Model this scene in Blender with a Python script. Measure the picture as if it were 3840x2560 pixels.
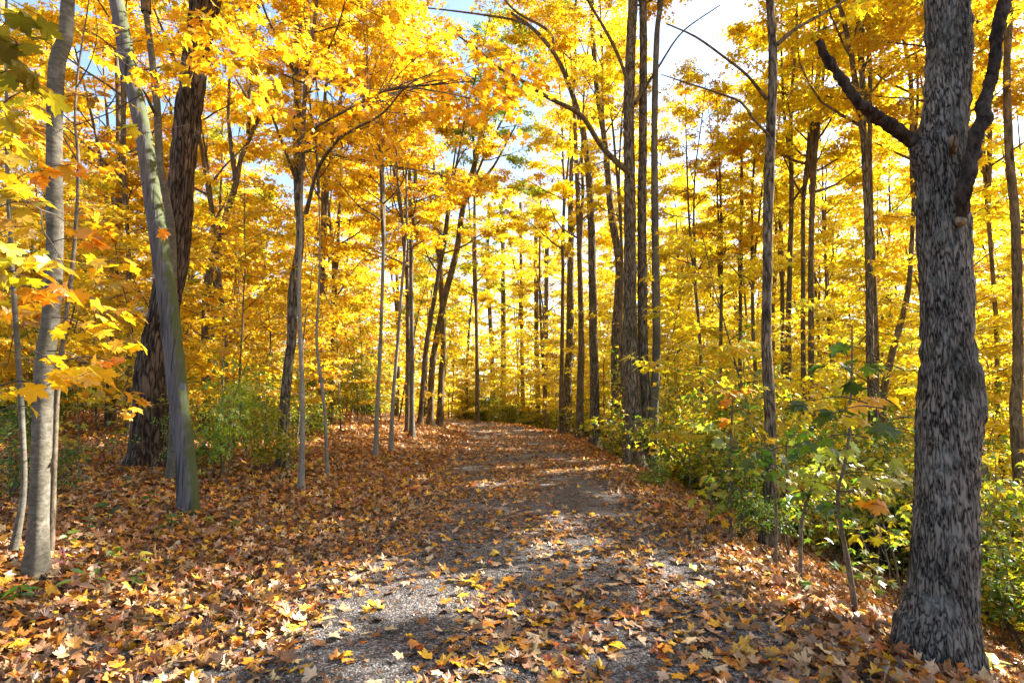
import bpy, math
import numpy as np
from mathutils import Vector, Matrix, Quaternion

for _o in list(bpy.data.objects):
    bpy.data.objects.remove(_o)
SC = bpy.context.scene
COL = SC.collection
R = math.radians

# ------------------------------------------------------------------ camera
CAM_H, PITCH, LENS = 1.55, 5.73, 20.0
cam_d = bpy.data.cameras.new('camera')
cam_d.lens, cam_d.sensor_width = LENS, 36.0
cam_d.clip_start, cam_d.clip_end = 0.05, 800.0
cam = bpy.data.objects.new('camera', cam_d)
cam.location = (0, 0, CAM_H)
cam.rotation_euler = (R(90 + PITCH), 0, 0)
COL.objects.link(cam)
SC.camera = cam

# ------------------------------------------------------------------ sky and sun
SUN_EL, SUN_AZ = 38.0, 66.0          # azimuth from the view direction (+Y) towards +X
world = bpy.data.worlds.new('World')
SC.world = world
world.use_nodes = True
nt = world.node_tree
nt.nodes.clear()
sky = nt.nodes.new('ShaderNodeTexSky')
sky.sky_type = 'NISHITA'
sky.sun_disc = False
sky.sun_elevation = R(SUN_EL)
sky.sun_rotation = R(SUN_AZ)
sky.air_density, sky.dust_density, sky.ozone_density = 1.0, 1.5, 1.0
bg = nt.nodes.new('ShaderNodeBackground')
bg.inputs['Strength'].default_value = 0.08
wo = nt.nodes.new('ShaderNodeOutputWorld')
nt.links.new(sky.outputs[0], bg.inputs[0])
nt.links.new(bg.outputs[0], wo.inputs[0])
sun_d = bpy.data.lights.new('sun', 'SUN')
sun_d.energy, sun_d.angle, sun_d.color = 5.0, R(0.53), (1.0, 0.94, 0.84)
sun = bpy.data.objects.new('sun', sun_d)
SDIR = Vector((math.cos(R(SUN_EL)) * math.sin(R(SUN_AZ)), math.cos(R(SUN_EL)) * math.cos(R(SUN_AZ)), math.sin(R(SUN_EL))))
sun.rotation_euler = SDIR.to_track_quat('Z', 'Y').to_euler()
sun.location = (30, 10, 40)
COL.objects.link(sun)
SC.view_settings.view_transform = 'Standard'
SC.view_settings.look = 'None'
SC.view_settings.gamma = 1.0
SC.view_settings.use_curve_mapping = False
SC.view_settings.exposure = 2.5
cy = SC.cycles
cy.max_bounces, cy.diffuse_bounces, cy.glossy_bounces, cy.transmission_bounces = 8, 6, 2, 4
cy.caustics_reflective = cy.caustics_refractive = False
cy.use_denoising = True

# ------------------------------------------------------------------ helpers
F = LENS / 36.0 * 3840.0
SP, CP = math.sin(R(PITCH)), math.cos(R(PITCH))

def ray(px, py):
    a, b = (px - 1920) / F, -(py - 1280) / F
    return np.array([a, CP - b * SP, SP + b * CP])

def at(px, py, Y):
    d = ray(px, py)
    return np.array([0, 0, CAM_H]) + d * (Y / d[1])

def sstep(t):
    t = np.clip(t, 0, 1)
    return t * t * (3 - 2 * t)

def hash3(i, j, k):
    h = (i * 374761393 + j * 668265263 + k * 2147483647 + 1013904223).astype(np.int64)
    h = (h ^ (h >> 13)) * 1274126177
    h = h & 0xffffffff
    h = (h ^ (h >> 16)) * 2246822519
    h = h & 0xffffffff
    return ((h ^ (h >> 15)) & 0xffffff) / float(0xffffff)

def vnoise(p):
    p = np.asarray(p, float)
    i = np.floor(p).astype(np.int64)
    f = p - i
    f = f * f * (3 - 2 * f)
    out = 0
    for dx in (0, 1):
        wx = f[..., 0] if dx else 1 - f[..., 0]
        for dy in (0, 1):
            wy = f[..., 1] if dy else 1 - f[..., 1]
            for dz in (0, 1):
                wz = f[..., 2] if dz else 1 - f[..., 2]
                out = out + wx * wy * wz * hash3(i[..., 0] + dx, i[..., 1] + dy, i[..., 2] + dz)
    return out

_cy = np.array([-20, 0, 3, 8, 12, 20, 26, 31, 36, 41, 48, 60, 80, 200.])
_cx = np.array([0, 0, 0.0, 0.12, 0.25, 0.1, -0.3, -1.1, -2.8, -5.6, -11, -22, -42, -160.])
_yy = np.linspace(-20, 200, 2201)
_xx = np.interp(_yy, _cy, _cx)
_kk = np.ones(31) / 31
_xx = np.convolve(np.pad(_xx, 15, mode='edge'), _kk, 'valid')

def pathx(y):
    return np.interp(y, _yy, _xx)

def terrain(x, y):
    x, y = np.asarray(x, float), np.asarray(y, float)
    d = x - pathx(y)
    L, Rr = -d, d
    ph = np.stack([x * 0.35, y * 0.35, np.zeros_like(x)], -1)
    n1 = vnoise(ph) - 0.5
    ph2 = np.stack([x * 1.6, y * 1.6, np.ones_like(x) * 3.3], -1)
    n2 = vnoise(ph2) - 0.5
    off = sstep((np.abs(d) - 2.05) / 1.2)
    z = 0.42 * sstep((L - 2.05) / 4.0) + 0.035 * np.clip(L - 6, 0, 40)
    z = z + 0.28 * np.exp(-((L - 3.6) / 1.5) ** 2) * sstep((y - 12) / 8)
    drop = np.clip(Rr - 2.45, 0, 100)
    near = 1 - 0.45 * sstep((y - 14) / 20)
    zr = -2.6 * near * (1 - np.exp(-(drop / 4.2) ** 1.25)) - 0.05 * sstep((Rr - 2.0) / 0.6)
    zr = zr + 1.9 * sstep((Rr - 9) / 16)
    z = z + np.where(Rr > 0, zr, 0)
    z = z + off * (0.22 * n1 + 0.06 * n2)
    return z

def ground_hit(px, py):
    d = ray(px, py)
    t = np.arange(0.8, 120, 0.02)
    P = np.array([0, 0, CAM_H])[None] + d[None] * t[:, None]
    g = terrain(P[:, 0], P[:, 1])
    k = np.argmax(P[:, 2] < g)
    return P[k]

def tag(o, label=None, cat=None, group=None, kind=None):
    if label: o['label'] = label
    if cat: o['category'] = cat
    if group: o['group'] = group
    if kind: o['kind'] = kind
    return o

def mesh_np(name, V, faces, mat=None, col=None, smooth=False):
    """faces: one (M,k) array or a list of them"""
    if not isinstance(faces, (list, tuple)):
        faces = [faces]
    faces = [np.asarray(f, np.int32) for f in faces if len(f)]
    me = bpy.data.meshes.new(name)
    V = np.asarray(V, np.float32)
    me.vertices.add(len(V))
    me.vertices.foreach_set('co', V.ravel())
    li = np.concatenate([f.ravel() for f in faces])
    tot = np.concatenate([np.full(len(f), f.shape[1], np.int32) for f in faces])
    st = np.concatenate([[0], np.cumsum(tot)[:-1]]).astype(np.int32)
    me.loops.add(len(li))
    me.loops.foreach_set('vertex_index', li)
    me.polygons.add(len(tot))
    me.polygons.foreach_set('loop_start', st)
    me.polygons.foreach_set('loop_total', tot)
    me.polygons.foreach_set('use_smooth', np.full(len(tot), smooth, bool))
    if col is not None:
        a = me.color_attributes.new('tint', 'FLOAT_COLOR', 'POINT')
        c = np.ones((len(V), 4), np.float32)
        c[:, :3] = col
        a.data.foreach_set('color', c.ravel())
    me.update(calc_edges=True)
    if mat: me.materials.append(mat)
    return me

def link(name, me, parent=None, loc=None, color=None):
    o = bpy.data.objects.new(name, me)
    COL.objects.link(o)
    if parent is not None: o.parent = parent
    if loc is not None: o.location = loc
    if color is not None: o.color = (*color, 1)
    return o

def empty(name, loc, label=None, cat=None, group=None):
    o = bpy.data.objects.new(name, None)
    o.empty_display_size = 0.3
    COL.objects.link(o)
    o.location = loc
    return tag(o, label, cat, group)

def unit(v):
    v = np.asarray(v, float)
    return v / np.maximum(np.linalg.norm(v, axis=-1, keepdims=True), 1e-9)

def spline(P, step):
    """Catmull-Rom through rows of P (any columns), spaced about step in the first three"""
    P = np.asarray(P, float)
    if len(P) < 3:
        n = max(2, int(np.linalg.norm(P[-1, :3] - P[0, :3]) / step) + 1)
        t = np.linspace(0, 1, n)[:, None]
        return P[0] * (1 - t) + P[-1] * t
    Q = np.vstack([2 * P[0] - P[1], P, 2 * P[-1] - P[-2]])
    out = []
    for i in range(1, len(Q) - 2):
        p0, p1, p2, p3 = Q[i - 1], Q[i], Q[i + 1], Q[i + 2]
        n = max(2, int(np.linalg.norm(p2[:3] - p1[:3]) / step))
        t = np.linspace(0, 1, n, endpoint=False)[:, None]
        out.append(0.5 * ((2 * p1) + (-p0 + p2) * t + (2 * p0 - 5 * p1 + 4 * p2 - p3) * t ** 2 + (-p0 + 3 * p1 - 3 * p2 + p3) * t ** 3))
    out.append(P[-1:])
    return np.vstack(out)

def tube(P, rad, seg, rfun=None, cap=True):
    P = np.asarray(P, float)
    K = len(P)
    T = unit(np.gradient(P, axis=0))
    ref = np.array([0, 1, 0.]) if abs(T[:, 1]).mean() < 0.8 else np.array([1, 0, 0.])
    S = unit(np.cross(T, ref[None]))
    B = np.cross(S, T)
    a = np.arange(seg) * 2 * math.pi / seg
    rr = np.asarray(rad, float)[:, None] * np.ones((1, seg))
    if rfun is not None:
        base = P[:, None] + rr[..., None] * (np.cos(a)[None, :, None] * S[:, None] + np.sin(a)[None, :, None] * B[:, None])
        rr = rr + rfun(base, a, rr)
    V = P[:, None] + rr[..., None] * (np.cos(a)[None, :, None] * S[:, None] + np.sin(a)[None, :, None] * B[:, None])
    V = V.reshape(-1, 3)
    i = np.arange(K - 1)[:, None] * seg
    j = np.arange(seg)[None]
    j2 = (j + 1) % seg
    q = np.stack([i + j, i + j2, i + seg + j2, i + seg + j], -1).reshape(-1, 4)
    return V, q

class Bag:
    """collects tubes into one mesh"""
    def __init__(s): s.V, s.Q, s.T, s.n = [], [], [], 0
    def add(s, V, Q):
        s.V.append(V); s.n += len(V)
        (s.Q if Q.shape[1] == 4 else s.T).append(Q + s.n - len(V))
    def tube(s, P, r, seg=4): s.add(*tube(P, r, seg))
    def mesh(s, name, mat, smooth=True):
        fs = []
        if s.Q: fs.append(np.vstack(s.Q))
        if s.T: fs.append(np.vstack(s.T))
        return mesh_np(name, np.vstack(s.V), fs, mat, smooth=smooth)

# ------------------------------------------------------------------ leaves
def _ring(half):
    pts = half + [(-x, y) for x, y in half[::-1] if abs(x) > 1e-6]
    return pts
_hi = [(0, 0), (0.20, -0.06), (0.44, 0.0), (0.33, 0.13), (0.29, 0.24), (0.46, 0.34), (0.60, 0.58), (0.40, 0.59), (0.34, 0.70), (0.17, 0.58), (0.21, 0.80), (0.08, 0.86), (0, 1.04)]
_lo = [(0, 0), (0.42, 0.02), (0.25, 0.25), (0.56, 0.58), (0.18, 0.57), (0, 1.02)]
def _fan(half):
    ring = _ring(half)
    pts = np.array([(0, 0.38)] + ring)
    n = len(ring)
    tri = np.array([(0, 1 + i, 1 + (i + 1) % n) for i in range(n)])
    return pts, tri
T_HI, T_LO = _fan(_hi), _fan(_lo)
T_MID = (np.array([(0, 0.0), (0.50, 0.40), (0.17, 0.55), (0, 1.0), (-0.17, 0.55), (-0.50, 0.40)]), np.array([(0, 1, 2), (0, 2, 3), (0, 3, 4), (0, 4, 5)]))
T_FAR = (np.array([(0, 0.0), (0.42, 0.45), (0, 1.0), (-0.42, 0.45)]), np.array([(0, 1, 2), (0, 2, 3)]))
T_OVAL = (np.array([(0, 0.0), (0.26, 0.25), (0.27, 0.55), (0, 1.0), (-0.27, 0.55), (-0.26, 0.25)]), np.array([(0, 1, 2), (0, 2, 3), (0, 3, 4), (0, 4, 5)]))

def leaves_np(pos, d, nrm, size, tmpl, rng, curl=(0.0, 0.5), fold=(0.0, 0.4), droop=(0.0, 0.4)):
    pts, tri = tmpl
    N = len(pos)
    d = unit(d)
    s = unit(np.cross(d, nrm))
    n = np.cross(s, d)
    u = lambda r: rng.uniform(r[0], r[1], N)[:, None]
    tx, ty = pts[None, :, 0], pts[None, :, 1]
    tz = -u(curl) * tx ** 2 * 1.6 + u(fold) * np.abs(tx) - u(droop) * ty ** 2 + u((-0.12, 0.12)) * tx
    sz = np.asarray(size)[:, None, None]
    V = pos[:, None] + sz * (tx[..., None] * s[:, None] + ty[..., None] * d[:, None] + tz[..., None] * n[:, None])
    k = len(pts)
    Fc = (tri[None] + (np.arange(N) * k)[:, None, None]).reshape(-1, 3)
    return V.reshape(-1, 3), Fc, k

def leaf_mesh(name, mat, pos, d, nrm, size, col, tmpl, rng, **kw):
    V, Fc, k = leaves_np(pos, d, nrm, size, tmpl, rng, **kw)
    c = np.repeat(col, k, 0)
    c = c * rng.uniform(0.9, 1.08, (len(c), 1))
    return mesh_np(name, V, Fc, mat, c)

def pick(palette, w, n, rng, jit=0.12):
    palette = np.array(palette)
    w = np.array(w, float); w /= w.sum()
    c = palette[rng.choice(len(palette), n, p=w)]
    return np.clip(c * rng.uniform(1 - jit, 1 + jit, (n, 1)) * rng.uniform(1 - jit * .5, 1 + jit * .5, (n, 3)), 0.003, 0.95)

YEL = [(0.88, 0.60, 0.022), (0.88, 0.52, 0.016), (0.80, 0.64, 0.04), (0.58, 0.54, 0.03), (0.74, 0.36, 0.015), (0.38, 0.18, 0.03)]
YEL_W = [40, 22, 20, 11, 4, 3]
FALL = [(0.40, 0.24, 0.115), (0.50, 0.33, 0.17), (0.23, 0.105, 0.04), (0.50, 0.20, 0.03), (0.70, 0.36, 0.025), (0.42, 0.11, 0.025), (0.32, 0.165, 0.08), (0.11, 0.055, 0.028)]
FALL_W = [17, 10, 21, 19, 12, 5, 10, 16]
FALL_FAR_W = [12, 8, 16, 34, 14, 6, 8, 2]

# ------------------------------------------------------------------ materials
def mat_new(name):
    m = bpy.data.materials.new(name)
    m.use_nodes = True
    m.node_tree.nodes.clear()
    return m, m.node_tree.nodes, m.node_tree.links

def leaf_material(name, trans, tboost=(1.1, 1.05, 0.7), gloss=0.06):
    m, N, L = mat_new(name)
    at_ = N.new('ShaderNodeAttribute'); at_.attribute_name = 'tint'
    oi = N.new('ShaderNodeObjectInfo')
    mul = N.new('ShaderNodeMix'); mul.data_type = 'RGBA'; mul.blend_type = 'MULTIPLY'; mul.inputs[0].default_value = 1
    L.new(at_.outputs['Color'], mul.inputs[6]); L.new(oi.outputs['Color'], mul.inputs[7])
    # fine blotches and veins of the blade itself
    tc = N.new('ShaderNodeTexCoord')
    no = N.new('ShaderNodeTexNoise'); no.inputs['Scale'].default_value = 38; no.inputs['Detail'].default_value = 2
    L.new(tc.outputs['Object'], no.inputs['Vector'])
    mr = N.new('ShaderNodeMapRange'); mr.inputs[1].default_value = .3; mr.inputs[2].default_value = .7; mr.inputs[3].default_value = .82; mr.inputs[4].default_value = 1.08
    L.new(no.outputs[0], mr.inputs[0])
    sc_ = N.new('ShaderNodeVectorMath'); sc_.operation = 'SCALE'
    L.new(mul.outputs[2], sc_.inputs[0]); L.new(mr.outputs[0], sc_.inputs['Scale'])
    nb = N.new('ShaderNodeTexNoise'); nb.inputs['Scale'].default_value = 8; nb.inputs['Detail'].default_value = 4
    L.new(tc.outputs['Object'], nb.inputs['Vector'])
    mb = N.new('ShaderNodeMapRange'); mb.inputs[1].default_value = .60; mb.inputs[2].default_value = .74; mb.inputs[3].default_value = 0; mb.inputs[4].default_value = .42
    L.new(nb.outputs[0], mb.inputs[0])
    bm_ = N.new('ShaderNodeMix'); bm_.data_type = 'RGBA'; bm_.inputs[7].default_value = (.20, .085, .02, 1)
    L.new(mb.outputs[0], bm_.inputs[0]); L.new(sc_.outputs[0], bm_.inputs[6])
    class _S: outputs = [bm_.outputs[2]]
    sc_ = _S
    dif = N.new('ShaderNodeBsdfDiffuse'); L.new(sc_.outputs[0], dif.inputs[0])
    tm = N.new('ShaderNodeVectorMath'); tm.operation = 'MULTIPLY'; tm.inputs[1].default_value = tboost
    L.new(sc_.outputs[0], tm.inputs[0])
    tr = N.new('ShaderNodeBsdfTranslucent'); L.new(tm.outputs[0], tr.inputs[0])
    mx = N.new('ShaderNodeMixShader'); mx.inputs[0].default_value = trans
    L.new(dif.outputs[0], mx.inputs[1]); L.new(tr.outputs[0], mx.inputs[2])
    gl = N.new('ShaderNodeBsdfGlossy'); gl.inputs['Roughness'].default_value = 0.42
    gl.inputs[0].default_value = (1, 1, 1, 1)
    mx2 = N.new('ShaderNodeMixShader'); mx2.inputs[0].default_value = gloss
    L.new(mx.outputs[0], mx2.inputs[1]); L.new(gl.outputs[0], mx2.inputs[2])
    o = N.new('ShaderNodeOutputMaterial'); L.new(mx2.outputs[0], o.inputs[0])
    return m

M_LEAF = leaf_material('leaf', 0.64, (1.10, 1.14, .8), .05)
M_FALL = leaf_material('fallen_leaf', 0.12, (1, 1, 1), 0.04)

def ramp(N, stops):
    r = N.new('ShaderNodeValToRGB')
    while len(r.color_ramp.elements) < len(stops): r.color_ramp.elements.new(0.5)
    for e, (p, c) in zip(r.color_ramp.elements, stops):
        e.position = p; e.color = (*c, 1)
    return r

def bark_material(name, dark, light, scale=(22, 22, 4.0), moss=None, moss_amt=0.0, contrast=(0.38, 0.62), bump=0.6, lichen=None, lich_amt=0.0, detail=5, furrow=False):
    m, N, L = mat_new(name)
    tc = N.new('ShaderNodeTexCoord')
    mp = N.new('ShaderNodeMapping'); mp.inputs['Scale'].default_value = scale
    L.new(tc.outputs['Object'], mp.inputs[0])
    n1 = N.new('ShaderNodeTexNoise'); n1.inputs['Scale'].default_value = 1; n1.inputs['Detail'].default_value = detail
    n1.inputs['Roughness'].default_value = 0.65; n1.inputs['Distortion'].default_value = 0.9
    if furrow: n1.inputs['Detail'].default_value, n1.inputs['Roughness'].default_value, n1.inputs['Distortion'].default_value = 1.6, .45, .35
    L.new(mp.outputs[0], n1.inputs['Vector'])
    mid = tuple((a + b) / 2 for a, b in zip(dark, light))
    r1 = ramp(N, [(contrast[0], dark), ((contrast[0] + contrast[1]) / 2, mid), (contrast[1], light)])
    hgt = n1.outputs[0]
    if furrow:
        # connected furrows run where the stretched noise crosses its middle
        sb = N.new('ShaderNodeMath'); sb.operation = 'SUBTRACT'; sb.inputs[1].default_value = .5; L.new(n1.outputs[0], sb.inputs[0])
        ab = N.new('ShaderNodeMath'); ab.operation = 'ABSOLUTE'; L.new(sb.outputs[0], ab.inputs[0])
        nf = N.new('ShaderNodeTexNoise'); nf.inputs['Scale'].default_value = 3.2; nf.inputs['Detail'].default_value = 4
        L.new(mp.outputs[0], nf.inputs['Vector'])
        ma = N.new('ShaderNodeMath'); ma.operation = 'MULTIPLY_ADD'; ma.inputs[1].default_value = .34; L.new(nf.outputs[0], ma.inputs[0]); L.new(ab.outputs[0], ma.inputs[2])
        hgt = ma.outputs[0]
    L.new(hgt, r1.inputs[0])
    # broad tone
    n2 = N.new('ShaderNodeTexNoise'); n2.inputs['Scale'].default_value = 2.3; n2.inputs['Detail'].default_value = 3
    L.new(tc.outputs['Object'], n2.inputs['Vector'])
    mr = N.new('ShaderNodeMapRange'); mr.inputs[1].default_value = .3; mr.inputs[2].default_value = .7; mr.inputs[3].default_value = .7; mr.inputs[4].default_value = 1.25
    L.new(n2.outputs[0], mr.inputs[0])
    sc_ = N.new('ShaderNodeVectorMath'); sc_.operation = 'SCALE'
    L.new(r1.outputs[0], sc_.inputs[0]); L.new(mr.outputs[0], sc_.inputs['Scale'])
    out = sc_.outputs[0]
    for colr, amt, s, seed in ((moss, moss_amt, 3.1, 11.0), (lichen, lich_amt, 7.0, 31.0)):
        if colr is None: continue
        mp2 = N.new('ShaderNodeMapping'); mp2.inputs['Location'].default_value = (seed, seed, seed); mp2.inputs['Scale'].default_value = (1, 1, 0.6)
        L.new(tc.outputs['Object'], mp2.inputs[0])
        n3 = N.new('ShaderNodeTexNoise'); n3.inputs['Scale'].default_value = s; n3.inputs['Detail'].default_value = 6; n3.inputs['Roughness'].default_value = .7
        L.new(mp2.outputs[0], n3.inputs['Vector'])
        rr = N.new('ShaderNodeMapRange'); rr.inputs[1].default_value = .52; rr.inputs[2].default_value = .66; rr.inputs[3].default_value = 0; rr.inputs[4].default_value = amt
        L.new(n3.outputs[0], rr.inputs[0])
        mix = N.new('ShaderNodeMix'); mix.data_type = 'RGBA'
        L.new(rr.outputs[0], mix.inputs[0]); L.new(out, mix.inputs[6]); mix.inputs[7].default_value = (*colr, 1)
        out = mix.outputs[2]
    bs = N.new('ShaderNodeBsdfPrincipled'); bs.inputs['Roughness'].default_value = 0.9
    bs.inputs['Specular IOR Level'].default_value = 0.2
    L.new(out, bs.inputs['Base Color'])
    bp = N.new('ShaderNodeBump'); bp.inputs['Strength'].default_value = bump; bp.inputs['Distance'].default_value = 0.02
    L.new(hgt, bp.inputs['Height']); L.new(bp.outputs[0], bs.inputs['Normal'])
    o = N.new('ShaderNodeOutputMaterial'); L.new(bs.outputs[0], o.inputs[0])
    return m

B_BIG = bark_material('furrowed_grey_bark', (0.006, 0.005, 0.004), (0.185, 0.162, 0.14), (40, 40, 9.0), (0.016, 0.016, 0.009), 0.75, (0.17, 0.345), 1.0, (0.22, 0.24, 0.22), 0.3, furrow=True)
B_DARK = bark_material('dark_ridged_bark', (0.012, 0.008, 0.006), (0.15, 0.10, 0.065), (15, 15, 2.4), None, 0, (0.18, 0.36), 1.0, furrow=True)
B_GREY = bark_material('smooth_grey_bark', (0.05, 0.042, 0.028), (0.155, 0.138, 0.105), (14, 14, 30), (0.10, 0.10, 0.045), 0.6, (0.3, 0.7), 0.35, (0.26, 0.25, 0.21), 0.45)
B_PALE = bark_material('pale_young_bark', (0.13, 0.11, 0.08), (0.31, 0.275, 0.22), (20, 20, 26), (0.12, 0.11, 0.06), 0.5, (0.3, 0.7), 0.3)
B_MAPLE = bark_material('maple_bark', (0.022, 0.016, 0.010), (0.22, 0.17, 0.115), (20, 20, 4), (0.06, 0.062, 0.022), 0.6, (0.17, 0.36), 0.9, (0.23, 0.23, 0.20), 0.4, furrow=True)
B_FAR = bark_material('far_bark', (0.045, 0.032, 0.018), (0.21, 0.155, 0.095), (16, 16, 4), (0.08, 0.075, 0.02), 0.5, (0.36, 0.66), 0.5, detail=3)
B_TWIG = bark_material('twig_bark', (0.03, 0.022, 0.016), (0.10, 0.08, 0.06), (30, 30, 30), None, 0, (0.35, 0.65), 0.2, detail=2)
B_DEAD = bark_material('dead_limb_bark', (0.008, 0.005, 0.004), (0.055, 0.036, 0.026), (30, 30, 12), (0.16, 0.14, 0.12), 0.4, (0.4, 0.65), 0.9)
B_STEM = bark_material('sapling_stem', (0.06, 0.045, 0.03), (0.19, 0.15, 0.10), (30, 30, 20), None, 0, (0.35, 0.65), 0.3, detail=3)

def simple_mat(name, c, rough=0.8, var=0.15, scale=8):
    m, N, L = mat_new(name)
    tc = N.new('ShaderNodeTexCoord')
    n = N.new('ShaderNodeTexNoise'); n.inputs['Scale'].default_value = scale; n.inputs['Detail'].default_value = 4
    L.new(tc.outputs['Object'], n.inputs['Vector'])
    r = ramp(N, [(0.3, tuple(x * (1 - var) for x in c)), (0.7, tuple(min(1, x * (1 + var)) for x in c))])
    L.new(n.outputs[0], r.inputs[0])
    b = N.new('ShaderNodeBsdfPrincipled'); b.inputs['Roughness'].default_value = rough
    L.new(r.outputs[0], b.inputs['Base Color'])
    o = N.new('ShaderNodeOutputMaterial'); L.new(b.outputs[0], o.inputs[0])
    return m

def pole_material():
    m, N, L = mat_new('weathered_pole_wood')
    tc = N.new('ShaderNodeTexCoord')
    mp = N.new('ShaderNodeMapping'); mp.inputs['Scale'].default_value = (30, 30, 1.6)
    L.new(tc.outputs['Object'], mp.inputs[0])
    n1 = N.new('ShaderNodeTexNoise'); n1.inputs['Scale'].default_value = 1; n1.inputs['Detail'].default_value = 6; n1.inputs['Roughness'].default_value = .6; n1.inputs['Distortion'].default_value = 1.2
    L.new(mp.outputs[0], n1.inputs['Vector'])
    r1 = ramp(N, [(0.28, (0.035, 0.033, 0.035)), (0.5, (0.085, 0.081, 0.085)), (0.72, (0.145, 0.138, 0.142))])
    L.new(n1.outputs[0], r1.inputs[0])
    # cracks: long dark checks
    mp3 = N.new('ShaderNodeMapping'); mp3.inputs['Scale'].default_value = (16, 16, 1.5); mp3.inputs['Location'].default_value = (4, 2, 9)
    L.new(tc.outputs['Object'], mp3.inputs[0])
    n3 = N.new('ShaderNodeTexNoise'); n3.inputs['Scale'].default_value = 1; n3.inputs['Detail'].default_value = 4; n3.inputs['Distortion'].default_value = .5
    L.new(mp3.outputs[0], n3.inputs['Vector'])
    cr = N.new('ShaderNodeMapRange'); cr.inputs[1].default_value = .35; cr.inputs[2].default_value = .42; cr.inputs[3].default_value = 1; cr.inputs[4].default_value = 0
    L.new(n3.outputs[0], cr.inputs[0])
    mixc = N.new('ShaderNodeMix'); mixc.data_type = 'RGBA'; mixc.inputs[7].default_value = (0.018, 0.016, 0.016, 1)
    L.new(cr.outputs[0], mixc.inputs[0]); L.new(r1.outputs[0], mixc.inputs[6])
    # moss on the side that faces +X in the pole's own space
    at_ = N.new('ShaderNodeAttribute'); at_.attribute_name = 'tint'
    n4 = N.new('ShaderNodeTexNoise'); n4.inputs['Scale'].default_value = 9; n4.inputs['Detail'].default_value = 5
    L.new(tc.outputs['Object'], n4.inputs['Vector'])
    ad = N.new('ShaderNodeMath'); ad.operation = 'ADD'
    sx = N.new('ShaderNodeSeparateColor'); L.new(at_.outputs['Color'], sx.inputs[0])
    L.new(sx.outputs[0], ad.inputs[0]); L.new(n4.outputs[0], ad.inputs[1])
    mo = N.new('ShaderNodeMapRange'); mo.inputs[1].default_value = 1.0; mo.inputs[2].default_value = 1.3; mo.inputs[4].default_value = .9
    L.new(ad.outputs[0], mo.inputs[0])
    mixm = N.new('ShaderNodeMix'); mixm.data_type = 'RGBA'; mixm.inputs[7].default_value = (0.05, 0.066, 0.010, 1)
    L.new(mo.outputs[0], mixm.inputs[0]); L.new(mixc.outputs[2], mixm.inputs[6])
    b = N.new('ShaderNodeBsdfPrincipled'); b.inputs['Roughness'].default_value = .85
    L.new(mixm.outputs[2], b.inputs['Base Color'])
    bp = N.new('ShaderNodeBump'); bp.inputs['Strength'].default_value = .5; bp.inputs['Distance'].default_value = .01
    sub = N.new('ShaderNodeMath'); sub.operation = 'SUBTRACT'; L.new(n1.outputs[0], sub.inputs[0]); L.new(cr.outputs[0], sub.inputs[1])
    L.new(sub.outputs[0], bp.inputs['Height']); L.new(bp.outputs[0], b.inputs['Normal'])
    o = N.new('ShaderNodeOutputMaterial'); L.new(b.outputs[0], o.inputs[0])
    return m
B_POLE = pole_material()

def ground_material():
    m, N, L = mat_new('forest_soil')
    tc = N.new('ShaderNodeTexCoord')
    v = N.new('ShaderNodeTexVoronoi'); v.inputs['Scale'].default_value = 11; v.inputs['Randomness'].default_value = 1
    n0 = N.new('ShaderNodeTexNoise'); n0.inputs['Scale'].default_value = 5; n0.inputs['Detail'].default_value = 3
    L.new(tc.outputs['Object'], n0.inputs['Vector'])
    mixv = N.new('ShaderNodeMix'); mixv.data_type = 'RGBA'; mixv.inputs[0].default_value = .12
    L.new(tc.outputs['Object'], mixv.inputs[6]); L.new(n0.outputs[1], mixv.inputs[7])
    L.new(mixv.outputs[2], v.inputs['Vector'])
    sep = N.new('ShaderNodeSeparateColor'); L.new(v.outputs['Color'], sep.inputs[0])
    r = ramp(N, [(0.0, (0.05, 0.028, 0.016)), (0.25, (0.14, 0.07, 0.03)), (0.5, (0.24, 0.11, 0.035)), (0.72, (0.33, 0.18, 0.08)), (0.9, (0.40, 0.20, 0.03))])
    r.color_ramp.interpolation = 'CONSTANT'
    L.new(sep.outputs[0], r.inputs[0])
    n = N.new('ShaderNodeTexNoise'); n.inputs['Scale'].default_value = 1.2; n.inputs['Detail'].default_value = 5
    L.new(tc.outputs['Object'], n.inputs['Vector'])
    mr = N.new('ShaderNodeMapRange'); mr.inputs[1].default_value = .3; mr.inputs[2].default_value = .7; mr.inputs[3].default_value = .55; mr.inputs[4].default_value = 1.1
    L.new(n.outputs[0], mr.inputs[0])
    sc_ = N.new('ShaderNodeVectorMath'); sc_.operation = 'SCALE'
    L.new(r.outputs[0], sc_.inputs[0]); L.new(mr.outputs[0], sc_.inputs['Scale'])
    b = N.new('ShaderNodeBsdfPrincipled'); b.inputs['Roughness'].default_value = .9; b.inputs['Specular IOR Level'].default_value = .15
    L.new(sc_.outputs[0], b.inputs['Base Color'])
    bp = N.new('ShaderNodeBump'); bp.inputs['Strength'].default_value = .7; bp.inputs['Distance'].default_value = .03
    L.new(v.outputs['Distance'], bp.inputs['Height']); L.new(bp.outputs[0], b.inputs['Normal'])
    o = N.new('ShaderNodeOutputMaterial'); L.new(b.outputs[0], o.inputs[0])
    return m

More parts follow.
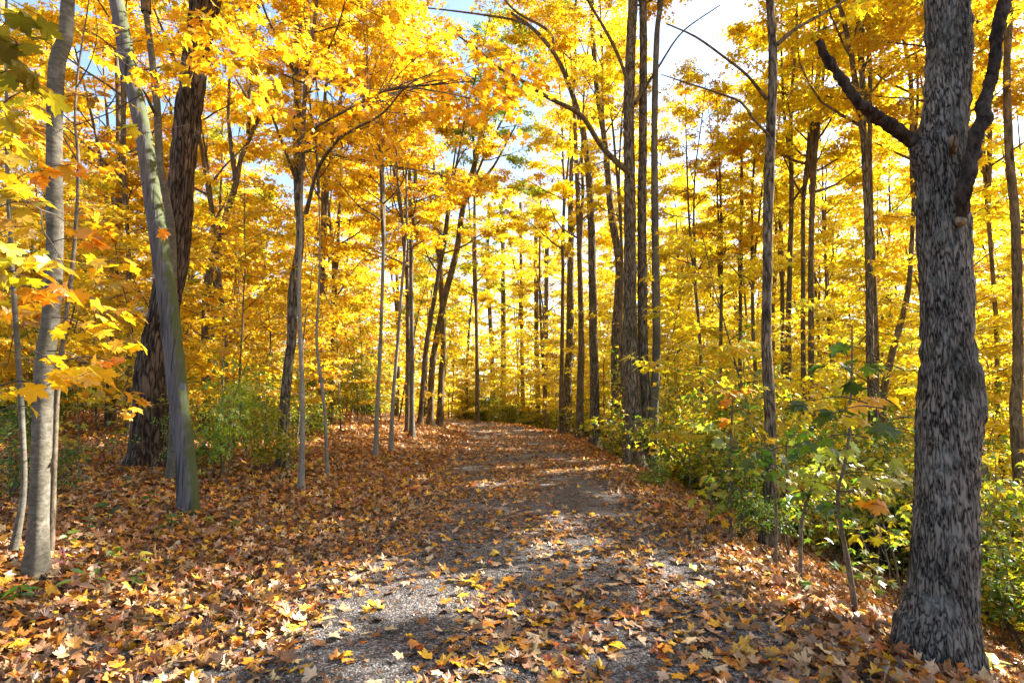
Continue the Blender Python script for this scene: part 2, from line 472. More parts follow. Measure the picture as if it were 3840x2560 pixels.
def gravel_material():
    m, N, L = mat_new('grey_gravel')
    tc = N.new('ShaderNodeTexCoord')
    v = N.new('ShaderNodeTexVoronoi'); v.inputs['Scale'].default_value = 62
    L.new(tc.outputs['Object'], v.inputs['Vector'])
    sep = N.new('ShaderNodeSeparateColor'); L.new(v.outputs['Color'], sep.inputs[0])
    r = ramp(N, [(0.0, (0.036, 0.030, 0.027)), (0.45, (0.088, 0.076, 0.069)), (0.8, (0.165, 0.147, 0.135)), (1.0, (0.28, 0.255, 0.24))])
    L.new(sep.outputs[0], r.inputs[0])
    n = N.new('ShaderNodeTexNoise'); n.inputs['Scale'].default_value = 1.6; n.inputs['Detail'].default_value = 6
    L.new(tc.outputs['Object'], n.inputs['Vector'])
    mr = N.new('ShaderNodeMapRange'); mr.inputs[1].default_value = .3; mr.inputs[2].default_value = .7; mr.inputs[3].default_value = .5; mr.inputs[4].default_value = 1.3
    L.new(n.outputs[0], mr.inputs[0])
    sc_ = N.new('ShaderNodeVectorMath'); sc_.operation = 'SCALE'
    L.new(r.outputs[0], sc_.inputs[0]); L.new(mr.outputs[0], sc_.inputs['Scale'])
    b = N.new('ShaderNodeBsdfPrincipled'); b.inputs['Roughness'].default_value = .85; b.inputs['Specular IOR Level'].default_value = .25
    L.new(sc_.outputs[0], b.inputs['Base Color'])
    bp = N.new('ShaderNodeBump'); bp.inputs['Strength'].default_value = .9; bp.inputs['Distance'].default_value = .012
    inv = N.new('ShaderNodeMath'); inv.operation = 'MULTIPLY'; inv.inputs[1].default_value = -1
    L.new(v.outputs['Distance'], inv.inputs[0]); L.new(inv.outputs[0], bp.inputs['Height']); L.new(bp.outputs[0], b.inputs['Normal'])
    o = N.new('ShaderNodeOutputMaterial'); L.new(b.outputs[0], o.inputs[0])
    return m

# ------------------------------------------------------------------ setting: ground and path
def axis(lims, steps):
    out = [lims[0]]
    for a, b, s in zip(lims[:-1], lims[1:], steps):
        n = max(1, int(round((b - a) / s)))
        out += list(np.linspace(a, b, n + 1)[1:])
    return np.array(out)

gy = axis([-30, -2, 1.5, 12, 25, 45, 90, 260], [3, .4, .14, .3, .6, 2.5, 12])
gx = axis([-220, -60, -22, -8, 8, 22, 60, 220], [14, 3, .6, .16, .5, 3, 14])
GX, GY = np.meshgrid(gx, gy)
GZ = terrain(GX, GY)
nx, ny = len(gx), len(gy)
V = np.stack([GX, GY, GZ], -1).reshape(-1, 3)
ii, jj = np.meshgrid(np.arange(ny - 1), np.arange(nx - 1), indexing='ij')
q = np.stack([ii * nx + jj, ii * nx + jj + 1, (ii + 1) * nx + jj + 1, (ii + 1) * nx + jj], -1).reshape(-1, 4)
floor = link('forest_floor', mesh_np('forest_floor', V, q, ground_material(), smooth=True))
tag(floor, 'leaf strewn woodland floor sloping away on both sides of the path', kind='structure')

py_ = axis([-3, 1.5, 12, 25, 62], [.5, .25, .4, .6])
u = np.linspace(-1, 1, 15)
PY, U = np.meshgrid(py_, u, indexing='ij')
wl = 1.78 + np.where(U < 0, .85, .25) * (1 - sstep((PY - 3.5) / 5)) + 0.22 * (vnoise(np.stack([PY * 0.8, U * 0, U * 0 + 5], -1)) - .5) * 2
PX = pathx(PY) + U * wl
PZ = terrain(PX, PY) + 0.006
nu = len(u)
V = np.stack([PX, PY, PZ], -1).reshape(-1, 3)
ii, jj = np.meshgrid(np.arange(len(py_) - 1), np.arange(nu - 1), indexing='ij')
q = np.stack([ii * nu + jj, ii * nu + jj + 1, (ii + 1) * nu + jj + 1, (ii + 1) * nu + jj], -1).reshape(-1, 4)
path = link('gravel_path', mesh_np('gravel_path', V, q, gravel_material(), smooth=True))
tag(path, 'grey gravel path strewn with fallen leaves, curving left at its far end', kind='structure')

# ------------------------------------------------------------------ fallen leaves and gravel
rng = np.random.default_rng(11)

def litter_points(y0, y1, dens_fn, xmax, maxd, rng):
    n = int((y1 - y0) * 2 * xmax * maxd)
    y = rng.uniform(y0, y1, n)
    x = rng.uniform(-xmax, xmax, n)
    keep = (np.abs(x) < y * 0.98 + 0.8) & (rng.uniform(0, 1, n) < dens_fn(x, y))
    return x[keep], y[keep]

def dens(x, y):
    d = x - pathx(y)
    nz = vnoise(np.stack([x * 1.1, y * 0.7, x * 0 + 2], -1))
    nz2 = vnoise(np.stack([x * 3.1, y * 2.4, x * 0 + 8], -1))
    wide = np.where(d < 0, .8, .2) * (1 - sstep((y - 3.5) / 5))
    edge = sstep((np.abs(d) - 1.25 - wide) / 0.85)
    track = np.exp(-((d + 0.75) / 0.38) ** 2) + 0.9 * np.exp(-((d - 0.75) / 0.35) ** 2)
    onpath = (0.66 + .3 * sstep((y - 5) / 9)) * (1 - (0.8 - .3 * sstep((y - 6) / 10)) * np.clip(track, 0, 1)) * (0.25 + 1.5 * sstep((nz - .25) / .5)) * (0.5 + nz2)
    return np.clip(onpath * (1 - edge) + edge * (0.75 + 0.5 * nz2), 0.03, 1.25)

def litter(name, x, y, tmpl, smin, smax, w, rng, lift, parent=None):
    n = len(x)
    z = terrain(x, y)
    e = 0.05
    gxn = (terrain(x + e, y) - terrain(x - e, y)) / (2 * e)
    gyn = (terrain(x, y + e) - terrain(x, y - e)) / (2 * e)
    up = unit(np.stack([-gxn, -gyn, np.ones(n)], -1))
    d_ = np.abs(x - pathx(y))
    loose = 0.16 + 0.36 * sstep((d_ - 1.0) / 1.2)
    nrm = unit(up + rng.normal(0, 1, (n, 3)) * loose[:, None])
    flip = rng.uniform(0, 1, n) < 0.4
    a = rng.uniform(0, 2 * math.pi, n)
    d = np.stack([np.cos(a), np.sin(a), rng.normal(0, .1, n)], -1)
    d = unit(d - (d * nrm).sum(1)[:, None] * nrm)
    nrm = np.where(flip[:, None], -nrm, nrm)
    size = rng.uniform(smin, smax, n)
    pos = np.stack([x, y, z + 0.008 + rng.uniform(0, 1, n) ** 1.5 * lift * (0.4 + sstep((d_ - 1) / 1.2))], -1) - d * size[:, None] * .5
    c = pick(FALL, w, n, rng, .2)
    s = np.where(flip, -1, 1)
    return leaf_mesh(name, M_FALL, pos, d, nrm, size, c, tmpl, rng, curl=(-.6, 1.0), fold=(-.3, .5), droop=(-.6, .6))

def blend_w(t):
    return (1 - t) * np.array(FALL_W) / sum(FALL_W) + t * np.array(FALL_FAR_W) / sum(FALL_FAR_W)

zones = [(1.8, 4.5, 520, 9, T_HI, .038, .098, 0.1, .04), (4.5, 8, 420, 10, T_LO, .042, .098, .2, .045), (8, 14, 220, 15, T_LO, .055, .115, .55, .045),
         (14, 24, 95, 24, T_MID, .08, .14, .8, .045), (24, 44, 30, 34, T_MID, .12, .20, .9, .05)]
for k, (y0, y1, md, xm, tm, s0, s1, t, lf) in enumerate(zones):
    x, y = litter_points(y0, y1, dens, min(xm, y1), md, rng)
    onp = np.abs(x - pathx(y)) < 1.6
    for nm, par, sel in (('leaf_litter', floor, ~onp), ('leaf_scatter', path, onp)):
        if sel.sum() == 0: continue
        o = link(nm, litter(nm, x[sel], y[sel], tm, s0, s1, blend_w(t), rng, lf))
        o.parent = par
        tag(o, kind='stuff')

# broad leaves of other trees, leaf crumbs ground into the gravel, shed twigs
for nm, par, y0, y1, md, tm, s0, s1, sel in (('leaf_litter', floor, 1.8, 9, 60, T_OVAL, .04, .085, lambda d: abs(d) > 1.6), ('leaf_crumbs', path, 1.8, 9, 420, T_FAR, .008, .026, lambda d: abs(d) < 2.0)):
    x, y = litter_points(y0, y1, (lambda x, y: dens(x, y)) if par is floor else (lambda x, y: .25 + .75 * vnoise(np.stack([x * 2, y * 1.3, x * 0 + 4], -1))), min(9, y1), md, rng)
    k_ = sel(x - pathx(y))
    o = link(nm, litter(nm, x[k_], y[k_], tm, s0, s1, [12, 5, 25, 12, 5, 2, 20, 19], rng, .03 if par is floor else .004), par)
    tag(o, kind='stuff')
tb = Bag()
for k in range(420):
    y = 2 + 10 * rng.uniform() ** 1.3; x = rng.uniform(-1, 1) * (y * .95 + .4)
    a = rng.uniform(0, 6.28); Lg = rng.uniform(.05, .32)
    q0 = np.array([x, y, 0]); dd = np.array([math.cos(a), math.sin(a), 0]); n_ = np.array([-dd[1], dd[0], 0])
    P = np.array([q0, q0 + dd * Lg * .5 + n_ * rng.normal(0, .06) * Lg, q0 + dd * Lg])
    P[:, 2] = terrain(P[:, 0], P[:, 1]) + (.012 if abs(x - pathx(y)) < 1.6 else .05) + rng.uniform(0, .015, 3)
    tb.tube(P, np.array([1, .8, .5]) * rng.uniform(.0018, .005), 4)
tag(link('fallen_twigs', tb.mesh('fallen_twigs', B_TWIG), floor), kind='stuff')

# single leaves that show largest, each an object of its own
VARS = []
for k in range(10):
    p0 = np.zeros((1, 3)); p0[0, 1] = -0.5
    VARS.append(leaf_mesh('fallen_leaf_shape', M_FALL, p0, np.array([[0, 1., 0]]), np.array([[0, 0, 1.]]), np.ones(1), np.ones((1, 3)), T_HI, rng, curl=(-.5, .7), fold=(-.2, .5), droop=(-.3, .5)))
FRESH = [(0.80, 0.42, 0.02), (0.74, 0.30, 0.02), (0.55, 0.20, 0.03), (0.50, 0.35, 0.20), (0.60, 0.42, 0.24), (0.30, 0.13, 0.05), (0.70, 0.50, 0.06), (0.50, 0.09, 0.02)]
def single_leaves(par, n, sel, w, y1):
    cols = pick(FRESH, w, n, rng, .1)
    c = 0
    while c < n:
        y = 2.2 + (y1 - 2.2) * rng.uniform(0, 1) ** 1.25
        x = rng.uniform(-1, 1) * (y * .95 + .5)
        d = x - float(pathx(y))
        if not sel(d, x, y): continue
        z = float(terrain(x, y))
        up = Vector(unit(np.array([-(terrain(x + .1, y) - terrain(x - .1, y)) / .2, -(terrain(x, y + .1) - terrain(x, y - .1)) / .2, 1.0])))
        up = (up + Vector(rng.normal(0, .16, 3))).normalized()
        o = link('fallen_leaf', VARS[int(rng.integers(10))], par, color=cols[c])
        s = rng.uniform(.062, .108)
        qn = Vector((0, 0, 1)).rotation_difference(up)
        o.rotation_mode = 'QUATERNION'
        o.rotation_quaternion = qn @ Quaternion((0, 0, 1), rng.uniform(0, 6.283))
        o.scale = (s, s, s * rng.choice([1, -1], p=[.8, .2]))
        o.location = (x, y, z + rng.uniform(.025, .05))
        c += 1
single_leaves(path, 230, lambda d, x, y: abs(d) < 1.6, [22, 10, 10, 25, 22, 7, 4, 2], 8)
single_leaves(floor, 280, lambda d, x, y: 1.7 < abs(d) < 7, [18, 14, 12, 20, 20, 9, 6, 3], 8)

# gravel stones, nearest stretch
n = 26000
y = 2.0 + 5.5 * rng.uniform(0, 1, n) ** 1.5
d = rng.uniform(-1.7, 1.7, n)
x = d + pathx(y)
octa = np.array([(1, 0, 0), (0, 1, 0), (-1, 0, 0), (0, -1, 0), (0, 0, 1.)])
otri = np.array([(0, 1, 4), (1, 2, 4), (2, 3, 4), (3, 0, 4)])
a = rng.uniform(0, 6.28, n)
sz = rng.uniform(.004, .0105, n)
ov = octa[None] * np.stack([sz * rng.uniform(.8, 1.3, n), sz * rng.uniform(.8, 1.3, n), sz * rng.uniform(.5, .9, n)], -1)[:, None]
ov = ov + rng.normal(0, .0012, ov.shape)
ca, sa = np.cos(a)[:, None], np.sin(a)[:, None]
ov = np.stack([ov[..., 0] * ca - ov[..., 1] * sa, ov[..., 0] * sa + ov[..., 1] * ca, ov[..., 2]], -1)
V = ov + np.stack([x, y, terrain(x, y) + .007], -1)[:, None]
tri = (otri[None] + (np.arange(n) * 5)[:, None, None]).reshape(-1, 3)
gcol = .03 + .25 * rng.uniform(0, 1, (n, 1)) ** 1.8 * np.array([[1, .93, .88]])
m, N, L = mat_new('gravel_stone')
at_ = N.new('ShaderNodeAttribute'); at_.attribute_name = 'tint'
b = N.new('ShaderNodeBsdfPrincipled'); b.inputs['Roughness'].default_value = .8
o_ = N.new('ShaderNodeOutputMaterial'); L.new(at_.outputs['Color'], b.inputs['Base Color']); L.new(b.outputs[0], o_.inputs[0])
g = link('gravel', mesh_np('gravel', V.reshape(-1, 3), tri, m, np.repeat(gcol, 5, 0)), path)
tag(g, kind='stuff')

# ------------------------------------------------------------------ tree parts that copies share
def spray(o, head, length, n, rng, size=(.09, .14), tilt=.35, width=.45, sag=.15, thick=.05):
    """leaves of one flat, layered maple spray"""
    head = unit(head)
    side = unit(np.cross(head, [0, 0, 1.0]))
    s = rng.uniform(0.0, 1, n)
    w = rng.uniform(-1, 1, n)
    pos = o + head * (s * length)[:, None] + side * (w * width * length * (1.05 - .6 * s))[:, None]
    pos[:, 2] -= sag * length * s ** 2 + rng.normal(0, thick, n)
    a = w * 1.0 + rng.normal(0, .5, n)
    d = head * np.cos(a)[:, None] + side * np.sin(a)[:, None]
    d[:, 2] -= rng.uniform(.05, .7, n)
    nrm = np.array([0, 0, 1.0]) + rng.normal(0, tilt, (n, 3))
    return pos, unit(d), unit(nrm), rng.uniform(size[0], size[1], n)

class LeafBag:
    def __init__(s): s.p, s.d, s.n, s.s = [], [], [], []
    def add(s, t): s.p.append(t[0]); s.d.append(t[1]); s.n.append(t[2]); s.s.append(t[3])
    def arr(s): return np.vstack(s.p), np.vstack(s.d), np.vstack(s.n), np.concatenate(s.s)
    def count(s): return sum(len(a) for a in s.p)

def curve_pts(o, d, length, k, rng, up=.2, wob=.12):
    P = [np.array(o, float)]
    d = unit(d)
    for i in range(k):
        d = unit(d + np.array([0, 0, up / k]) + rng.normal(0, wob, 3))
        P.append(P[-1] + d * length / k)
    return np.array(P)

def make_head(seed, H=14.0, nl=17, spread=3.6, leaf=(.12, .19), nspray=4, nleaf=27, tmpl=T_MID):
    r = np.random.default_rng(seed)
    wood, lb = Bag(), LeafBag()
    lead = curve_pts((0, 0, 0), (0, 0, 1), H, 9, r, .3, .05)
    wood.tube(lead, np.linspace(.10, .012, 10), 6)
    az = r.uniform(0, 6.28)
    for i in range(nl):
        t = (i + r.uniform(0, .8)) / nl
        o = np.array([np.interp(t * 9, np.arange(10), lead[:, k]) for k in range(3)])
        az += 2.4 + r.normal(0, .4)
        el = R(r.uniform(15, 50))
        Ln = spread * (1.05 - .7 * t) * r.uniform(.75, 1.25)
        dd = np.array([math.cos(az) * math.cos(el), math.sin(az) * math.cos(el), math.sin(el)])
        P = curve_pts(o, dd, Ln, 6, r, .35, .12)
        r0 = .055 * (1 - .7 * t)
        wood.tube(P, np.linspace(r0, .008, 7), 5)
        for j in range(6):
            f = r.uniform(.25, 1.0)
            q0 = np.array([np.interp(f * 6, np.arange(7), P[:, k]) for k in range(3)])
            td = unit(P[-1] - P[0])
            a2 = r.choice([-1, 1]) * r.uniform(.4, 1.2)
            sd = unit(np.array([td[0] * math.cos(a2) - td[1] * math.sin(a2), td[0] * math.sin(a2) + td[1] * math.cos(a2), r.uniform(-.1, .35)]))
            L2 = r.uniform(.7, 1.5)
            P2 = curve_pts(q0, sd, L2, 4, r, .1, .12)
            wood.tube(P2, np.linspace(.014, .004, 5), 3)
            for k in range(nspray):
                g_ = r.uniform(.2, 1)
                q1 = np.array([np.interp(g_ * 4, np.arange(5), P2[:, c]) for c in range(3)])
                a3 = r.normal(0, .9)
                hd = np.array([sd[0] * math.cos(a3) - sd[1] * math.sin(a3), sd[0] * math.sin(a3) + sd[1] * math.cos(a3), r.uniform(-.15, .1)])
                lb.add(spray(q1, hd, r.uniform(.5, .9), nleaf, r, leaf, .38))
    return wood, lb

def make_under(seed, H=6.0, leaf=(.10, .15)):
    r = np.random.default_rng(seed)
    wood, lb = Bag(), LeafBag()
    lead = curve_pts((0, 0, -.1), (r.normal(0, .06), r.normal(0, .06), 1), H, 9, r, .3, .05)
    trunk = tube(spline(lead, .25), None if False else np.linspace(.032, .006, len(spline(lead, .25))), 7)
    z = .8 + r.uniform(0, .6)
    az = r.uniform(0, 6)
    while z < H * .98:
        t = z / H
        o = np.array([np.interp(t * 9, np.arange(10), lead[:, k]) for k in range(3)])
        az += 2.2 + r.normal(0, .5)
        Ln = (.6 + 1.7 * math.sin(math.pi * min(1, .18 + .8 * t))) * r.uniform(.6, 1.15)
        el = R(r.uniform(2, 38))
        dd = np.array([math.cos(az) * math.cos(el), math.sin(az) * math.cos(el), math.sin(el)])
        P = curve_pts(o, dd, Ln, 5, r, -.05, .1)
        wood.tube(P, np.linspace(.011, .003, 6), 3)
        for j in range(int(3 + Ln * 3)):
            f = r.uniform(.25, 1)
            q0 = np.array([np.interp(f * 5, np.arange(6), P[:, k]) for k in range(3)])
            a3 = r.normal(0, .9)
            hd = np.array([dd[0] * math.cos(a3) - dd[1] * math.sin(a3), dd[0] * math.sin(a3) + dd[1] * math.cos(a3), r.uniform(-.1, .1)])
            lb.add(spray(q0, hd, r.uniform(.35, .7), 15, r, leaf, .3, .5, .12, .03))
        z += r.uniform(.14, .34)
    return trunk, wood, lb

def make_shrub(seed, H=1.6, rad=.9, leaf=(.045, .085), n=2600, tm=T_OVAL):
    r = np.random.default_rng(seed)
    wood, lb = Bag(), LeafBag()
    ns = 9
    for i in range(ns):
        az = r.uniform(0, 6.28); el = R(r.uniform(45, 85))
        dd = np.array([math.cos(az) * math.cos(el), math.sin(az) * math.cos(el), math.sin(el)])
        P = curve_pts((r.normal(0, .08), r.normal(0, .08), -.05), dd, H * r.uniform(.7, 1.15), 6, r, -.25, .14)
        wood.tube(P, np.linspace(.011, .003, 7), 4)
        for j in range(9):
            f = r.uniform(.28, 1)
            q0 = np.array([np.interp(f * 6, np.arange(7), P[:, k]) for k in range(3)])
            a3 = r.uniform(0, 6.28)
            hd = np.array([math.cos(a3), math.sin(a3), r.uniform(-.1, .4)])
            Lt = r.uniform(.3, .62) * rad
            wood.tube(np.array([q0, q0 + unit(hd) * Lt]), [.004, .002], 3)
            lb.add(spray(q0, hd, Lt, max(4, n // (ns * 9)), r, leaf, .45, .45, .2, .05))
    return wood, lb

HEADS, UNDERS, SHRUBS = [], [], []
for k in range(7):
    w, lb = make_head(100 + k)
    p, d, nn, s = lb.arr()
    r = np.random.default_rng(k)
    HEADS.append((w.mesh('branches', B_FAR), leaf_mesh('crown', M_LEAF, p, d, nn, s, pick(YEL, YEL_W, len(p), r), T_MID, r)))
for k in range(7):
    tr_, w, lb = make_under(200 + k, 4.5 + .6 * k)
    p, d, nn, s = lb.arr()
    r = np.random.default_rng(50 + k)
    UNDERS.append((mesh_np('trunk', tr_[0], tr_[1], B_STEM, smooth=True), w.mesh('branches', B_TWIG), leaf_mesh('crown', M_LEAF, p, d, nn, s, pick(YEL, YEL_W, len(p), r), T_MID, r)))
GRN = [(0.12, 0.22, 0.02), (0.28, 0.33, 0.022), (0.52, 0.46, 0.025), (0.76, 0.52, 0.03), (0.07, 0.15, 0.02)]
for k in range(6):
    w, lb = make_shrub(300 + k, 1.2 + .25 * k, .8 + .08 * k, (.045, .085) if k % 2 else (.065, .11), 2000 if k % 2 else 1300)
    p, d, nn, s = lb.arr()
    r = np.random.default_rng(80 + k)
    SHRUBS.append((w.mesh('stems', B_STEM), leaf_mesh('foliage', M_LEAF, p, d, nn, s, pick(GRN, [[5, 4, 2, 1, 3], [3, 5, 4, 2, 1], [1, 3, 5, 4, 0]][k % 3], len(p), r), T_OVAL if k % 2 else T_MID, r)))

def put_head(root, org, kind, loc, rotz, scale, color, lean=None):
    w, c = HEADS[kind]
    for nm, me in (('branches', w), ('crown', c)):
        o = link(nm, me, root, color=color)
        o.location = Vector(loc) - Vector(org)
        e = Quaternion((0, 0, 1), rotz)
        if lean is not None: e = Vector((0, 0, 1)).rotation_difference(Vector(lean)) @ e
        o.rotation_mode = 'QUATERNION'; o.rotation_quaternion = e
        o.scale = (scale, scale, scale)
        o['kind'] = 'stuff'

def hue(x, y, rng):
    """natural colour of a tree by where it grows: gold to the left, lemon to the right, a few still green"""
    t = np.clip((x - pathx(y)) / 9 + .5 + rng.normal(0, .4), 0, 1)
    gold, lemon = np.array([1.0, .95, .85]), np.array([1.02, 1.13, 1.1])
    c = gold * (1 - t) + lemon * t
    if rng.uniform() < .08: c = c * np.array([.72, .95, 1.1])
    elif rng.uniform() < .10: c = c * np.array([.95, .80, .9])
    return c * rng.uniform(.88, 1.06)

# ------------------------------------------------------------------ trees measured one by one
trng = np.random.default_rng(5)
OCC = []

def trunk_path(pts, Y, sink=.18):
    P = []
    for i, (px, py, w) in enumerate(pts):
        p = at(px, py, Y)
        P.append([*p, w * .5 * Y / F / math.hypot(1, (px - 1920) / F)])
    P = np.array(P)
    P = P[np.argsort(P[:, 2])]
    return P

def bark_relief(amp, fr, fz, ridg=True, flare=0, z0=0, lobes=5, ph=0):
    def f(base, a, rr):
        q_ = base * np.array([fr, fr, fz])
        n_ = vnoise(q_) * .65 + vnoise(q_ * 2.1 + 7) * .35
        if ridg: n_ = 1 - np.abs(n_ - .5) * 3.2
        big = vnoise(base * np.array([2.2, 2.2, 1.4]) + 3.3) - .5
        h = np.clip(base[..., 2] - z0, 0, 9)
        fl = flare * np.exp(-h / .22) * (1 + .45 * np.cos(lobes * a[None] + ph))
        return amp * ((1 - n_ if ridg else n_) - .5) + rr * .10 * big + rr * fl
    return f

def tree(name, label, pts, bark, cat='tree', Y=None, top=17, head=True, hz=None, hs=None, color=None, seg=12, step=.25, relief=None, group=None, flare=.55, kinds=None):
    """pts from the base up: (px, py, width px) in photograph pixels at one distance"""
    if Y is None:
        Y = float(ground_hit(pts[0][0], pts[0][1])[1])
    P = trunk_path(pts, Y)
    gz = float(terrain(P[0, 0], P[0, 1]))
    org = np.array([P[0, 0], P[0, 1], gz])
    base = P[0].copy(); base[2] = gz - .2
    if P[0, 2] > gz + .05: P = np.vstack([base, P])
    else: P[0, 2] = gz - .2
    if top and P[-1, 2] < top:
        a_, b_ = P[-2], P[-1]
        dr = unit((b_ - a_)[:3])
        dr = unit(dr * .75 + np.array([0, 0, .25]))
        cur = b_.copy()
        k = max(2, int((top - cur[2]) / 2))
        r0 = cur[3]
        hgt = (top - cur[2]) / k
        for i in range(k):
            dr = unit(dr + trng.normal(0, .05, 3) + np.array([0, 0, .03]))
            cur = cur.copy(); cur[:3] += dr * hgt / max(.5, dr[2]); cur[3] = r0 * (1 - .85 * (i + 1) / k)
            P = np.vstack([P, cur])
    S = spline(P, step)
    root = empty(name, org, label, cat, group)
    rf = bark_relief(*(relief or (.0, 10, 3, False)), flare=flare, z0=gz, ph=trng.uniform(0, 6))
    V, Q = tube(S[:, :3] - org, S[:, 3], seg, lambda b, a, rr: rf(b + org, a, rr))
    me = mesh_np('trunk', V, Q, bark, smooth=True)
    link('trunk', me, root)
    OCC.append((org[0], org[1], Y))
    if head:
        h0 = hz if hz else 6.5
        i = int(np.argmin(np.abs(S[:, 2] - h0)))
        i = min(i, len(S) - 3)
        ln = unit(S[-1, :3] - S[i, :3])
        s_ = hs if hs else np.clip((top - S[i, 2] + 2.0) / 14, .5, 1.2)
        col = color if color is not None else hue(org[0], org[1], trng)
        put_head(root, org, int(trng.integers(7)) if kinds is None else kinds, S[i, :3], trng.uniform(0, 6.28), s_, col, ln)
    root['_S'] = 0
    del root['_S']
    return root, org, S, Y

def limb(root, org, pts, bark, name='limb', seg=8, step=.12, relief=(.004, 30, 10, True)):
    """pts: (px, py, width px, distance)"""
    P = np.array([[*at(px, py, Y), w * .5 * Y / F / math.hypot(1, (px - 1920) / F)] for px, py, w, Y in pts])
    S = spline(P, step)
    rf = bark_relief(*relief)
    V, Q = tube(S[:, :3] - org, np.maximum(S[:, 3], .002), seg, lambda b, a, rr: rf(b + org, a, rr) * np.minimum(1, rr / .03))
    n0 = len(V)
    # close the broken end
    V = np.vstack([V, S[-1:, :3] - org])
    capf = np.array([(n0 - seg + j, n0 - seg + (j + 1) % seg, n0) for j in range(seg)])
    o = link(name, mesh_np(name, V, [Q, capf], bark, smooth=True), root)
    return S

# --- right foreground: the big furrowed trunk
BIGY = 3.75
big_pts = [(3492, 2480, 330), (3508, 2390, 300), (3524, 2300, 275), (3538, 2178, 258), (3547, 1933, 246), (3552, 1688, 246), (3566, 1530, 272), (3562, 1420, 252), (3552, 1280, 216), (3552, 1102, 219), (3538, 900, 214), (3532, 735, 210), (3530, 571, 216), (3548, 408, 192), (3560, 204, 194), (3556, 0, 188), (3556, -400, 176)]
root, org, S, Y = tree('maple_tree', 'thick furrowed grey trunk with two dead limbs on the slope edge, largest tree in front', big_pts, B_BIG, Y=BIGY, top=17, hz=8.5, seg=84, step=.022, relief=(.018, 34, 7.0, True), flare=.16, color=(1, .95, .8))
limb(root, org, [(3530, 720, 190, BIGY), (3490, 630, 150, BIGY), (3452, 566, 92, BIGY - .02), (3428, 540, 64, BIGY - .03)], B_BIG, 'branch_collar', 22, .015, (.010, 30, 8, True))
limb(root, org, [(3450, 560, 62, BIGY - .02), (3421, 531, 66, BIGY - .03), (3319, 457, 58, BIGY - .1), (3229, 392, 50, BIGY - .15), (3170, 318, 46, BIGY - .15), (3131, 261, 40, BIGY - .15), (3112, 238, 48, BIGY - .16), (3090, 200, 36, BIGY - .18), (3066, 152, 24, BIGY - .2)], B_DEAD, 'dead_limb', 16, .012, (.016, 26, 12, True))
limb(root, org, [(3098, 215, 22, BIGY - .18), (3092, 175, 12, BIGY - .19), (3088, 150, 4, BIGY - .19)], B_DEAD, 'broken_spur', 8, .01, (.004, 26, 12, True))
limb(root, org, [(3602, 850, 40, BIGY - .08), (3608, 800, 56, BIGY - .21), (3621, 694, 66, BIGY - .26), (3645, 590, 66, BIGY - .28), (3668, 490, 72, BIGY - .28), (3690, 450, 86, BIGY - .28), (3688, 400, 66, BIGY - .28), (3719, 286, 66, BIGY - .28), (3744, 120, 60, BIGY - .27), (3766, 0, 66, BIGY - .25), (3796, -300, 50, BIGY - .2)], B_DEAD, 'dead_limb', 18, .014, (.016, 24, 12, True))
limb(root, org, [(3570, 575, 44, BIGY - .12), (3571, 545, 34, BIGY - .19), (3574, 516, 28, BIGY - .225), (3575, 512, 14, BIGY - .21)], B_MAPLE, 'branch_stub', 14, .01, (.003, 40, 40, False))
limb(root, org, [(3598, 800, 56, BIGY - .12), (3602, 828, 52, BIGY - .20), (3604, 838, 34, BIGY - .215)], B_MAPLE, 'branch_collar', 14, .01, (.003, 40, 40, False))
limb(root, org, [(3620, 1560, 150, BIGY - .03), (3655, 1530, 110, BIGY - .12), (3664, 1522, 50, BIGY - .16)], B_BIG, 'knot', 18, .01, (.012, 26, 20, True))

# --- right: mottled slender tree on the slope
root, org, S, Y = tree('maple_tree', 'slender mottled trunk standing on the slope behind green saplings, bare limbs high up', [(2874, 2064, 58), (2887, 1770, 47), (2887, 1525, 45), (2874, 1280, 40), (2878, 980, 38), (2882, 735, 41), (2891, 490, 40), (2899, 245, 38), (2887, 0, 33)], B_MAPLE, top=16, hz=9.5, seg=26, step=.05, relief=(.008, 20, 6, True), color=(.95, 1.0, .8))
MY = Y
limb(root, org, [(2895, 520, 14, Y), (2821, 441, 12, Y - .2), (2780, 384, 11, Y - .3), (2680, 345, 9, Y - .5), (2572, 310, 7, Y - .6), (2480, 280, 4, Y - .7)], B_FAR, 'limb', 6)
limb(root, org, [(2874, 372, 18, Y), (2805, 286, 13, Y - .2), (2723, 220, 11, Y - .3), (2609, 139, 9, Y - .5), (2500, 90, 6, Y - .6)], B_FAR, 'limb', 6)
limb(root, org, [(2915, 168, 20, Y), (2976, 114, 17, Y), (3091, 49, 14, Y + .2), (3172, 0, 12, Y + .3), (3330, -120, 8, Y + .5)], B_FAR, 'limb', 6)

# --- centre right: the row of trunks on the path's right edge
root, org, S, Y = tree('maple_tree', 'stout rough barked trunk in the cluster on the right path edge, thickest of the row', [(2382, 1752, 74), (2376, 1525, 62), (2364, 1280, 56), (2362, 980, 48), (2362, 735, 46), (2358, 408, 43), (2366, 163, 40), (2374, 0, 37)], B_MAPLE, top=19, hz=11.5, hs=.6, seg=26, step=.07, relief=(.016, 16, 4, True), color=(1, .93, .8))
CY = Y
limb(root, org, [(2374, 665, 25, Y), (2260, 555, 22, Y - .5), (2178, 433, 20, Y - 1.0), (2056, 367, 16, Y - 1.5), (1960, 305, 14, Y - 1.8), (1868, 253, 11, Y - 2.0), (1794, 188, 9, Y - 2.2), (1672, 106, 5, Y - 2.5)], B_FAR, 'limb', 7)
limb(root, org, [(2366, 348, 16, Y), (2330, 240, 14, Y - .2), (2284, 139, 13, Y - .4), (2202, 0, 10, Y - .8), (2120, -140, 7, Y - 1)], B_FAR, 'limb', 7)
